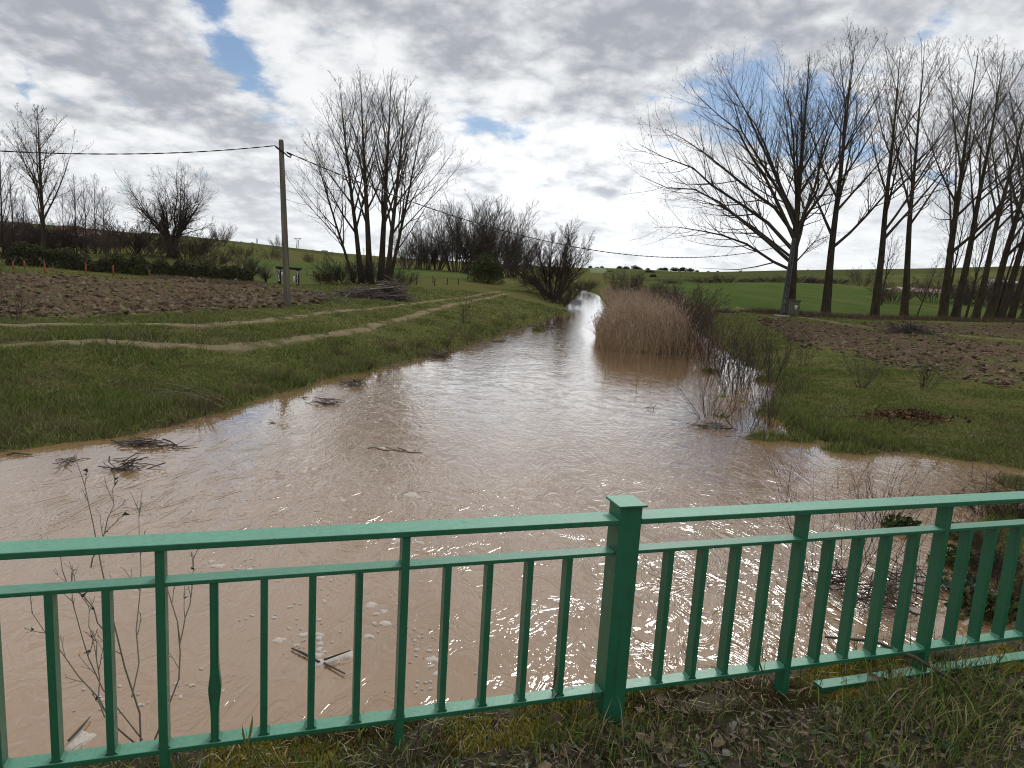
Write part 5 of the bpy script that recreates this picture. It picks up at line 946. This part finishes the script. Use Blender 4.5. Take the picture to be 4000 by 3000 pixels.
# dry grass fringes along the hedge and poplar row
def fringe(seed, pts, n, h, wid, cols, name, label):
    rng = np.random.default_rng(seed); pts = np.array(pts)[:, :2]; u_ = rng.random(n) * (len(pts) - 1.001); i = u_.astype(int); w = (u_ - i)[:, None]; p = pts[i] * (1 - w) + pts[i + 1] * w + rng.normal(0, wid, (n, 2)); z = ground_z(p[:, 0], p[:, 1]); hh = h * rng.uniform(.4, 1.2, n); a = rng.random(n) * 6.28; le = hh * rng.uniform(.1, .6, n); pw = .02 + .012 * rng.random(n); pa = rng.random(n) * 3.14
    b0 = np.stack([p[:, 0] - np.cos(pa) * pw, p[:, 1] - np.sin(pa) * pw, z - .02], -1); b1_ = np.stack([p[:, 0] + np.cos(pa) * pw, p[:, 1] + np.sin(pa) * pw, z - .02], -1); tp = np.stack([p[:, 0] + np.cos(a) * le, p[:, 1] + np.sin(a) * le, z + hh], -1)
    obj(name, mesh(name, np.stack([b0, b1_, tp], 1).reshape(-1, 3), np.arange(3 * n).reshape(-1, 3), M_twig, False, np.repeat(np.asarray(cols)[rng.integers(0, len(cols), n)] * rng.uniform(.75, 1.25, (n, 1)), 3, 0)), label=label, cat='grass', kind='stuff')
fringe(421, [ground_at(x, y, 1.) for x, y in ((1620, 674), (1720, 682), (1830, 688), (1950, 690), (2070, 694), (2212, 696), (2400, 700))], 9000, .55, .9, [(.12, .085, .06), (.09, .062, .046), (.14, .11, .075)], 'dry_grass_fringe', 'dry brown grass along the foot of the poplar row')
fringe(422, [ground_at(x, y, 1.4) for x, y in ((330, 603), (420, 610), (500, 616), (560, 620))], 2500, .40, .35, [(.20, .155, .10), (.16, .12, .075)], 'dry_grass_fringe', 'straw-coloured dead grass at the foot of the hedge')
fringe(423, [ground_at(x, y, .2) for x, y in ((1690, 925), (1760, 944), (1830, 958), (1900, 968))], 800, .20, .22, [(.09, .115, .035), (.13, .13, .05), (.07, .085, .03)], 'bank_sedge', 'tall sedge fringe at the right water edge')

# ------------------------------------------------------------------ foam on the river
M_foam = mat('foam', (.50, .45, .40), (.38, .325, .27), 60., .7, .004, 160.)
def foam_blob(g, x, y, r, rng, z=.012):
    n = 18; a = np.arange(n) * 2 * math.pi / n; rr = r * (1 + .8 * (fbm(np.cos(a) * 1.5 + x * 9, np.sin(a) * 1.5 + y * 9, 3, 3) - .5) * 2); rot = rng.random() * 3.14; el = rng.uniform(.5, 1.)
    z = wz(x, y) + .003; V = [(x, y, z + .007)]
    for k, hz in ((.75, .006), (1., -.010)):
        for i in range(n):
            cx, cy = rr[i] * k * math.cos(a[i]), rr[i] * k * math.sin(a[i]) * el; V.append((x + cx * math.cos(rot) - cy * math.sin(rot), y + cx * math.sin(rot) + cy * math.cos(rot), z + hz))
    j = (np.arange(n) + 1) % n; i = np.arange(n); g.add(V, np.stack([np.zeros(n, int), 1 + i, 1 + j], -1)); g.P.setdefault(4, []).append(np.stack([1 + i, 1 + n + i, 1 + n + j, 1 + j], -1) + g.n - len(V))
g = Geo(); rng = np.random.default_rng(431)
FB = [(545, 1330, .05), (593, 1335, .075), (603, 1383, .10), (655, 1373, .10), (625, 1358, .06), (690, 1372, .13), (700, 1410, .06), (625, 1312, .05), (648, 1305, .05), (800, 1308, .12), (830, 1322, .11), (812, 1327, .09), (832, 1347, .12), (797, 1375, .10), (808, 1347, .06), (895, 1385, .05), (905, 1378, .05), (900, 1405, .06), (928, 1407, .07), (936, 1425, .13), (932, 1440, .08), (942, 1456, .07), (918, 1475, .04), (930, 1488, .04), (860, 1506, .09), (875, 1368, .04), (895, 1360, .04), (515, 1228, .10), (470, 1222, .16), (455, 1212, .08), (540, 1230, .08), (860, 1168, .16), (905, 1172, .14), (880, 1180, .10), (900, 1190, .08), (740, 1083, .14), (765, 1103, .12), (755, 1120, .10), (840, 1057, .12), (890, 1068, .2), (905, 1075, .12), (795, 1068, .1), (870, 1080, .07), (610, 1243, .08), (695, 1248, .07), (715, 1255, .06), (765, 1240, .08), (600, 1255, .07), (390, 1505, .05), (415, 1480, .05), (380, 1475, .06), (370, 1500, .04), (300, 1522, .05), (220, 1530, .05), (215, 1508, .08), (690, 1340, .06), (640, 1395, .05), (780, 1330, .05), (700, 1300, .06), (828, 968, .14), (845, 975, .1), (1030, 1085, .07), (950, 1060, .08)]
for x, y, r in FB:
    p = at(x, y, 0); foam_blob(g, p[0], p[1], r * .62, rng)
    for k in range(rng.integers(1, 4)): foam_blob(g, p[0] + rng.normal(0, r * 2.4), p[1] + rng.normal(0, r * 2.4), rng.uniform(.008, .022), rng)
obj('foam_flecks', g.mesh('foam_flecks', M_foam, True), label='white foam flecks drifting on the brown water', cat='foam', kind='stuff')
g = Geo(); a = at(757, 1412); m_ = at(688, 1436); c_ = at(655, 1410)
for t in np.linspace(0, 1, 12): foam_blob(g, *(a * (1 - t) + m_ * t)[:2], .055 + .03 * math.sin(t * 9) ** 2, rng)
for t in np.linspace(.1, 1, 5): foam_blob(g, *(m_ * (1 - t) + at(690, 1380) * t)[:2], .05, rng)
fo = thing('foam_raft', m_, 'large V-shaped raft of foam with sticks seen between the railing bars', 'foam'); me = g.mesh('foam', M_foam, True); o = obj('foam', me, fo); o.location = -Vector(m_)
g = Geo().tubes([at(630, 1400, .02), at(655, 1411, .03), at(690, 1430, .02)], [.008, .014, .012], 5, (.06, .045, .035)); g.tubes([at(700, 1432, .02), at(745, 1455, .03)], [.012, .008], 5, (.10, .08, .06)); g.tubes([at(700, 1425, .05), at(757, 1405, .06)], [.012, .006], 5, (.05, .04, .03)); o = obj('sticks', g.mesh('sticks', M_stick), fo); o.location = -Vector(m_)
fp2 = at(165, 1602); g = Geo()
for k in range(4): foam_blob(g, fp2[0] + rng.normal(0, .05), fp2[1] + rng.normal(0, .04), .09, rng)
fo = thing('foam_raft', fp2, 'patch of foam on a stick at the lower left', 'foam'); o = obj('foam', g.mesh('foam', M_foam, True), fo); o.location = -Vector(fp2)
g = Geo().tubes([at(148, 1600, .02), at(172, 1575, .03), at(195, 1548, .02)], [.01, .012, .004], 5, (.06, .045, .035)); o = obj('stick', g.mesh('stick', M_stick), fo); o.location = -Vector(fp2)

# ------------------------------------------------------------------ right abutment thicket and stems in the water
for i, (x, y, h, k, wd, lab) in enumerate([(1760, 1245, 1.6, 4, 1., 'thin red-brown stems rising from the water left of the debris'), (1800, 1262, 1.9, 4, 1., 'bushy stems caught in the current behind the railing'), (1850, 1240, 1.9, 4, .8, 'upright stems behind the debris tangle'), (1905, 1235, 1.7, 4, .9, 'stems right of the debris tangle behind the railing'), (1950, 1290, 1.5, 4, 1., 'stems over the rushing water near the right abutment'), (1690, 1120, 1.1, 4, .7, 'two thin stems in the water left of the right bank'), (1900, 1130, 1.0, 3, 1., 'short twigs around the leafy tuft in the water')]):
    sap(k, x, y, h, lab, 'stems standing in the water behind the railing', i * 1.1, 0., wide=wd)
for i, (x, y, n, rx, ry, h, L, lab) in enumerate([(1810, 1270, 55, .26, .18, .35, .6, 'dark tangle of roots and litter in the rushing water'), (1905, 1310, 60, .35, .25, .35, .8, 'brown tangle of dead grass and twigs near the right abutment'), (1980, 1270, 40, .6, .3, .25, 1.2, 'long black twigs lying over the water near the right abutment'), (2140, 1070, 34, .7, .3, .4, 1.3, 'tangle of long dry branches above the right water edge')]):
    b = at(x, y, 0.); obj('debris_tangle', sticks(500 + i, n, rx, ry, h, L, .008, [(.06, .042, .03), (.10, .075, .055), (.035, .026, .02)], .55).mesh('debris_tangle', M_stick), None, b, label=lab, cat='driftwood', group='debris at the right abutment')
AL = ['green leafy plant at the right abutment, left one', 'grey-green thistle-like plant at the right abutment', 'yellow-green grass tuft on the right abutment', 'dark leafy plant low on the right abutment', 'leafy plant at the right edge of the abutment', 'trailing dark green plant high on the abutment', 'leafy tuft floating in the water behind the railing']
for i, (x, y, z, r, cols) in enumerate([(2060, 1190, .2, .34, [(.05, .075, .02), (.07, .10, .03)]), (2090, 1235, .3, .35, [(.10, .14, .10), (.07, .10, .06)]), (2075, 1110, .4, .3, [(.10, .14, .025), (.12, .15, .04)]), (2130, 1280, .3, .4, [(.04, .06, .02), (.09, .075, .04)]), (2200, 1230, .6, .32, [(.05, .08, .02), (.09, .10, .035)]), (2170, 1150, .6, .34, [(.04, .06, .02), (.06, .05, .03)]), (1945, 1140, .0, .3, [(.04, .07, .02), (.055, .085, .025)])]):
    b = at(x, y, z); b[2] = max(gz(b[0], b[1]), 0) - .05; o = obj('abutment_plant', leafy(520 + i, (r, r * .9, r * .7), 420, .085, cols, .3, .95, upb=.6), None, b, label=AL[i], cat='plant', group='plants on the right abutment')
for i, (x, y, h) in enumerate([(2110, 1190, 1.0), (2160, 1260, 1.0), (2200, 1320, .9), (2190, 1120, 1.3), (2120, 1120, 1.1)]):
    b = ground_at(x, y, .4); obj('bramble_bush', pSh[2], None, b, i, (h * .28, h * .28, h * .24), 'brown dead bramble on the right abutment, ' + ['left of the thistle plant', 'under the leafy plants', 'at the lowest right corner', 'at the right edge', 'behind the yellow-green tuft'][i], 'shrub', 'brambles on the right abutment')

# ------------------------------------------------------------------ dry weed outside the railing on the left
def weed():
    rng = np.random.default_rng(601); g = Geo(); col = np.array((.27, .235, .19))
    st = [[(.44, 2.33), (.30, 2.50), (.14, 2.70), (.02, 2.88)], [(.44, 2.33), (.40, 2.55), (.33, 2.80), (.26, 3.05), (.22, 3.28), (.19, 3.42)], [(.47, 2.33), (.56, 2.55), (.60, 2.75), (.54, 2.95), (.50, 3.12)], [(.60, 2.75), (.64, 2.90), (.65, 3.05)], [(.44, 2.38), (.25, 2.62), (.18, 2.85), (.16, 3.0)], [(.30, 2.50), (.27, 2.75), (.22, 2.95)], [(.33, 2.80), (.20, 2.98), (.10, 3.12)], [(.26, 3.05), (.33, 3.2), (.36, 3.35)], [(.40, 2.55), (.44, 2.85), (.42, 3.1), (.45, 3.3)]]
    L1 = []
    for k, s_ in enumerate(st):
        q = np.array([fp(.17 + (a - .44) * .75, .26 + .05 * rng.random() + .02 * i, 2.33 + (z - 2.33) * .92) for i, (a, z) in enumerate(s_)]); u_ = np.linspace(0, len(q) - 1, 8); q = np.stack([np.interp(u_, np.arange(len(q)), q[:, i]) for i in range(3)], -1); q[1:] += rng.normal(0, .006, (7, 3)); g.tubes(q, np.linspace(.0036 if k < 3 else .0025, .0010, 8), 5, col * rng.uniform(.8, 1.3)); L1.append(q)
    P1 = np.stack(L1); P2, R2, L2 = grow(rng, P1, np.full(P1.shape[:2], .0024), np.full(len(P1), .26), 5, .25, 1., (.3, .7), .45, .35, 5, .06, .7, .0009); g.tubes(P2, R2, 4, col * 1.1)
    P3, R3, _ = grow(rng, P2, R2, L2, 2, .3, 1, (.3, .7), .5, .3, 3, .08, .8, .0007); g.tubes(P3, R3, 3, col * 1.1); buds(rng, g, P2[::3], 2, .018, np.array([(.05, .035, .028), (.03, .025, .02)])); return g.mesh('dry_weed', M_twig)
obj('dry_weed', weed(), label='branching grey dry weed outside the railing at lower left', cat='weed')

# ------------------------------------------------------------------ verge: grass, moss, leaves, twigs
def verge_grass():
    rng = np.random.default_rng(701); n = 40000; s_ = rng.uniform(-.9, 4.9, n); nn = rng.uniform(-.85, .16, n)
    dens = smooth(fbm(s_ * 2.2, nn * 3, 3, 21), .36, .62) * smooth(nn, -.85, -.45) * (1 - .5 * smooth(nn, .02, .16)) * (1 - .8 * smooth(s_, 2.2, 3.2) * smooth(-nn, .35, .5)); k = rng.random(n) < dens + .10; s_, nn = s_[k], nn[k]; n = len(s_)
    clump = fbm(s_ * 4, nn * 4, 2, 22); L = (.03 + .10 * clump ** 1.5) * rng.uniform(.5, 1.5, n) * (1 + .35 * smooth(nn, -.3, .0) * smooth(s_, 1.8, 3)); long_ = rng.random(n) < .03; L = np.where(long_, L * 1.9, L); a = rng.random(n) * 6.28; b = np.stack([fp(0, 0, 0)[0] + fu[0] * s_ + fn[0] * nn, fp(0, 0, 0)[1] + fu[1] * s_ + fn[1] * nn, verge_z(s_, nn) - .004], -1)
    u_ = np.linspace(0, 1, 5)[None, :, None]; ca = np.stack([np.cos(a), np.sin(a), np.zeros(n)], -1)[:, None]; bend = rng.uniform(.15, 1.1, n)[:, None, None]; q = b[:, None] + L[:, None, None] * (ca * bend * u_ ** 1.7 * .75 + np.array([0, 0, 1.]) * (u_ - .38 * bend * u_ ** 2.2)) + rng.normal(0, .02, (n, 5, 3)) * L[:, None, None] * u_
    w = (rng.uniform(.0010, .0026, n))[:, None] * np.array([.8, 1., .95, .65, .05])[None]; g = Geo(); cols = np.array([(.105, .150, .036), (.15, .20, .052), (.085, .11, .036), (.25, .235, .07), (.31, .25, .14), (.19, .145, .09)])
    c = cols[rng.choice(6, n, p=[.28, .22, .18, .1, .14, .08])] * rng.uniform(.75, 1.25, (n, 1)); T = np.gradient(q, axis=1); side = unit(np.cross(T, np.array([.2, .1, 1.]) + rng.normal(0, .4, (n, 1, 3)))); V = np.stack([q - side * w[..., None], q + side * w[..., None]], 2)
    idx = np.arange(n * 10).reshape(n, 5, 2); F = np.stack([idx[:, :-1, 0], idx[:, :-1, 1], idx[:, 1:, 1], idx[:, 1:, 0]], -1).reshape(-1, 4); g.add(V.reshape(-1, 3), F, np.repeat(c, 10, 0))
    # dead straw lying on the soil
    m = 7000; s_ = rng.uniform(-.9, 4.4, m); nn = rng.uniform(-.9, .12, m); a = rng.random(m) * 6.28; L = rng.uniform(.015, .09, m); b = np.stack([FP0[0] + fu[0] * s_ + fn[0] * nn, FP0[1] + fu[1] * s_ + fn[1] * nn, verge_z(s_, nn) + rng.uniform(.001, .014, m)], -1); d = np.stack([np.cos(a), np.sin(a), rng.normal(0, .12, m)], -1) * L[:, None]
    g.tubes(np.stack([b, b + d * .5 + rng.normal(0, .003, (m, 3)), b + d], 1), rng.uniform(.0007, .0021, m)[:, None] * np.ones((1, 3)), 2, np.array([(.25, .20, .125), (.14, .105, .075), (.08, .06, .048), (.36, .30, .19)])[rng.integers(0, 4, m)]); return g.mesh('verge_grass', M_twig)
obj('verge_grass', verge_grass(), label='scruffy grass and straw on the bridge verge', cat='grass', kind='stuff')
def moss():
    rng = np.random.default_rng(702); n = 42000; s_ = rng.uniform(-.9, 4.6, n); nn = rng.uniform(-.07, .205, n); k = smooth(fbm(s_ * 3.2, nn * 5, 3, 24), .40, .56) > rng.random(n) * .9; s_, nn = s_[k], nn[k]; n = len(s_); h = rng.uniform(.004, .016, n) * (.5 + fbm(s_ * 9, nn * 9, 2, 2)); c0 = np.stack([FP0[0] + fu[0] * s_ + fn[0] * nn, FP0[1] + fu[1] * s_ + fn[1] * nn, verge_z(s_, nn)], -1)
    a = rng.random(n) * 6.28; r = rng.uniform(.003, .007, n); V = np.stack([c0 + np.stack([np.cos(a + k * 2.09) * r, np.sin(a + k * 2.09) * r, np.zeros(n)], -1) for k in range(3)] + [c0 + np.stack([rng.normal(0, .002, n), rng.normal(0, .002, n), h], -1)], 1); i = (np.arange(n) * 4)[:, None]; F = np.concatenate([i + np.array(f) for f in ((0, 1, 3), (1, 2, 3), (2, 0, 3))]); tone = fbm(s_ * 2, nn * 2, 3, 27)[:, None]; c = (np.array([(.20, .165, .025)]) * (1 - smooth(tone, .4, .6)) + np.array([(.055, .040, .016)]) * smooth(tone, .4, .6)) * rng.uniform(.6, 1.3, (n, 1)); return mesh('moss', V.reshape(-1, 3), F, M_twig, False, np.repeat(c, 4, 0))
obj('moss_cushions', moss(), label='yellow-brown moss on the concrete lip under the railing', cat='moss', kind='stuff')
def pebbles():
    rng = np.random.default_rng(703); n = 2600; s_ = rng.uniform(1.2, 4.2, n); nn = rng.uniform(-1.2, -.38, n); k = rng.random(n) < smooth(-nn, .4, .62) * smooth(s_, 1.2, 2.2); s_, nn = s_[k], nn[k]; n = len(s_); r = rng.uniform(.0015, .0055, n); c0 = np.stack([FP0[0] + fu[0] * s_ + fn[0] * nn, FP0[1] + fu[1] * s_ + fn[1] * nn, np.maximum(verge_z(s_, nn), 2.352 + .02 * smooth(s_, 1.6, 3.2)) + r * .3], -1)
    oct_ = np.array([(1, 0, 0), (-1, 0, 0), (0, 1, 0), (0, -1, 0), (0, 0, 1), (0, 0, -1)], float); f = np.array([(0, 2, 4), (2, 1, 4), (1, 3, 4), (3, 0, 4), (2, 0, 5), (1, 2, 5), (3, 1, 5), (0, 3, 5)]); V = c0[:, None] + oct_[None] * r[:, None, None] * rng.uniform(.7, 1.3, (n, 6, 1)); c = np.array([(.22, .19, .15), (.15, .125, .10), (.30, .27, .22)])[rng.integers(0, 3, n)]; return mesh('grit', V.reshape(-1, 3), (f[None] + (np.arange(n) * 6)[:, None, None]).reshape(-1, 3), M_twig, True, np.repeat(c, 6, 0))
obj('road_grit', pebbles(), label='fine grit scattered where the verge meets the road', cat='grit', kind='stuff')
LC = [mat('fallen_leaf_%s' % nme, c, tuple(v * .6 for v in c), 40., .8) for nme, c in (('brown', (.14, .092, .065)), ('tan', (.23, .165, .11)), ('grey', (.21, .19, .17)), ('dark', (.07, .05, .04)))]
lm = []
for k in range(12):
    V, F = leaf_mesh(900 + k, (.055, .045, .06)[k % 3], (.036, .03, .016)[k % 3], .3); lm.append(mesh('leaf', V, F, LC[k % 4], True))
rng = np.random.default_rng(704)
for k in range(290):
    s_ = rng.uniform(-.75, 4.1); nn = -.12 - abs(rng.normal(0, .28)); nn = max(nn, -.85)
    if k % 7 == 0: nn = rng.uniform(-.15, .1)
    if s_ < 1.2 and rng.random() < .35: s_ += 1.6
    o = obj('leaf', lm[rng.integers(0, 12)], verge); o.location = (s_, nn, verge_z(np.array(s_), np.array(nn)) + rng.uniform(.006, .022)); o.rotation_euler = (rng.normal(0, .45), rng.normal(0, .45), rng.random() * 6.28); o.scale = (rng.uniform(.7, 1.35),) * 3
g = Geo(); n = 2600; sl = rng.uniform(-.8, 4.2, n); nl = -.10 - np.abs(rng.normal(0, .27, n)); zl = verge_z(sl, nl)
tone = np.array([(.13, .095, .070), (.19, .15, .11), (.10, .075, .06), (.22, .20, .17), (.06, .045, .036)])
for k in range(n):
    V, F = leaf_mesh(950 + k % 30, rng.uniform(.015, .045), rng.uniform(.006, .014), .3); q = Quaternion((0, 0, 1), rng.random() * 6.28) @ Quaternion((1, 0, 0), rng.normal(0, .5)) @ Quaternion((0, 1, 0), rng.normal(0, .35)); g.add(V @ np.array(q.to_matrix()).T + fp(sl[k], nl[k], zl[k] + rng.uniform(.003, .02)), F, tone[rng.integers(0, 5)] * rng.uniform(.7, 1.25))
obj('leaf_litter', g.mesh('leaf_litter', M_twig, True), label='small withered leaf scraps littering the verge', cat='leaf litter', kind='stuff')
# rosettes of plantain-like weeds
def rosette(seed, n, L, Wd, col):
    rng = np.random.default_rng(seed); g = Geo()
    for k in range(n):
        V, F = leaf_mesh(seed + k, L * rng.uniform(.6, 1.15), Wd * rng.uniform(.7, 1.2), .35); V = V.copy(); V[:, 0] += L * .5; r = V[:, 0] / L; V[:, 2] += r * .45 * L * rng.uniform(.2, 1.) - r ** 2 * .35 * L; a = k * 2.4 + rng.normal(0, .2); c, s_ = math.cos(a), math.sin(a); V = np.stack([V[:, 0] * c - V[:, 1] * s_, V[:, 0] * s_ + V[:, 1] * c, V[:, 2]], -1); g.add(V, F, np.array(col) * rng.uniform(.7, 1.25))
    return g.mesh('rosette', M_twig, True)
RS = [rosette(801, 11, .085, .024, (.050, .075, .038)), rosette(802, 9, .065, .022, (.060, .085, .045)), rosette(803, 14, .05, .02, (.055, .085, .03))]
for i, (s_, nn, k, sc_, lab) in enumerate([(2.85, -.36, 0, 1.1, 'grey-green plantain rosette at the lower right corner'), (2.25, -.30, 0, 1., 'plantain rosette under the middle of the right panel'), (1.98, -.28, 1, 1., 'small plantain rosette right of the main post'), (2.48, -.24, 1, 1.1, 'plantain rosette between two tall right bars'), (1.75, -.30, 2, 1., 'leafy rosette below the main post'), (1.40, -.40, 2, 1.2, 'leafy rosette at the bottom edge left of the main post'), (3.15, -.33, 0, .9, 'plantain rosette at the right edge of the verge'), (1.95, -.45, 2, .9, 'low rosette near the bottom edge right of the main post'), (2.6, -.48, 1, .8, 'tiny rosette at the edge of the grit')]):
    obj('weed_rosette', RS[k], None, fp(s_, nn, float(verge_z(np.array(s_), np.array(nn))) + .004), i * 1.3, sc_, lab, 'weed', 'weed rosettes on the verge')
rng = np.random.default_rng(805)
for i, (s_, nn, h, lab) in enumerate([(.52, -.03, .16, 'thin dry stalk left of the second bar'), (.93, -.05, .15, 'dry bent grass stalk beside the left tall bar'), (1.50, -.02, .22, 'green grass stalk left of the main post'), (2.33, -.06, .26, 'tall grass stalk with a seed head right of the main post'), (3.30, -.05, .20, 'yellow grass stalk by the right tall bar'), (1.62, -.06, .10, 'short dark stalk at the foot of the main post'), (2.12, -.09, .14, 'dark thin stalk below the second right bar')]):
    g = Geo(); b = np.zeros(3); u_ = np.linspace(0, 1, 7)[:, None]; q = b + np.array([rng.normal(0, .12) * h, rng.normal(0, .1) * h, 0]) * u_ ** 2 + np.array([0, 0, h]) * u_; g.tubes(q, np.linspace(.0016, .0007, 7), 4, (.12, .11, .05)); c = [(.11, .12, .035), (.16, .14, .05), (.06, .04, .03)][i % 3]
    for k in range(3):
        V, F = leaf_mesh(820 + i * 3 + k, .09, .007, .3); f = .25 + .25 * k; a = rng.random() * 6.28; Mx = np.array((Quaternion((0, 0, 1), a) @ Quaternion((0, 1, 0), -1.0)).to_matrix()); V = V + np.array([.045, 0, 0]); g.add(V @ Mx.T + q[int(f * 6)], F, c)
    obj('grass_stalk', g.mesh('grass_stalk', M_twig), None, fp(s_, nn, float(verge_z(np.array(s_), np.array(nn)))), label=lab, cat='grass', group='single stalks on the verge')
g = Geo(); q = np.array([fp(2.86, .22, 2.50), fp(2.98, .08, 2.545), fp(3.10, -.02, 2.515), fp(3.22, -.11, 2.45), fp(3.31, -.17, 2.40)]); g.tubes(q, [.005, .007, .008, .008, .006], 7, (.07, .055, .042)); obj('fallen_branch', g.mesh('fallen_branch', M_stick, True), label='dark fallen branch resting across the bottom rail on the right', cat='branch')
def rock():
    rng = np.random.default_rng(9); d = unit(rng.normal(size=(400, 3))); import bmesh
    bm = bmesh.new(); bmesh.ops.create_icosphere(bm, subdivisions=3, radius=1)
    for v in bm.verts:
        k = 1 + .35 * (float(fbm(np.array(v.co.x * 1.4 + 5), np.array(v.co.y * 1.4 + v.co.z * 1.3), 3, 4)) - .5); v.co *= k
    me = bpy.data.meshes.new('stone'); bm.to_mesh(me); bm.free(); me.polygons.foreach_set('use_smooth', [True] * len(me.polygons)); me.materials.append(mat('pale_stone', (.24, .215, .185), (.17, .15, .125), 20., .9, .05, 8.)); return me
obj('stone', rock(), None, fp(3.42, .10, 2.42), .4, (.055, .04, .03), 'pale rounded stone under the bottom rail on the right', 'stone')
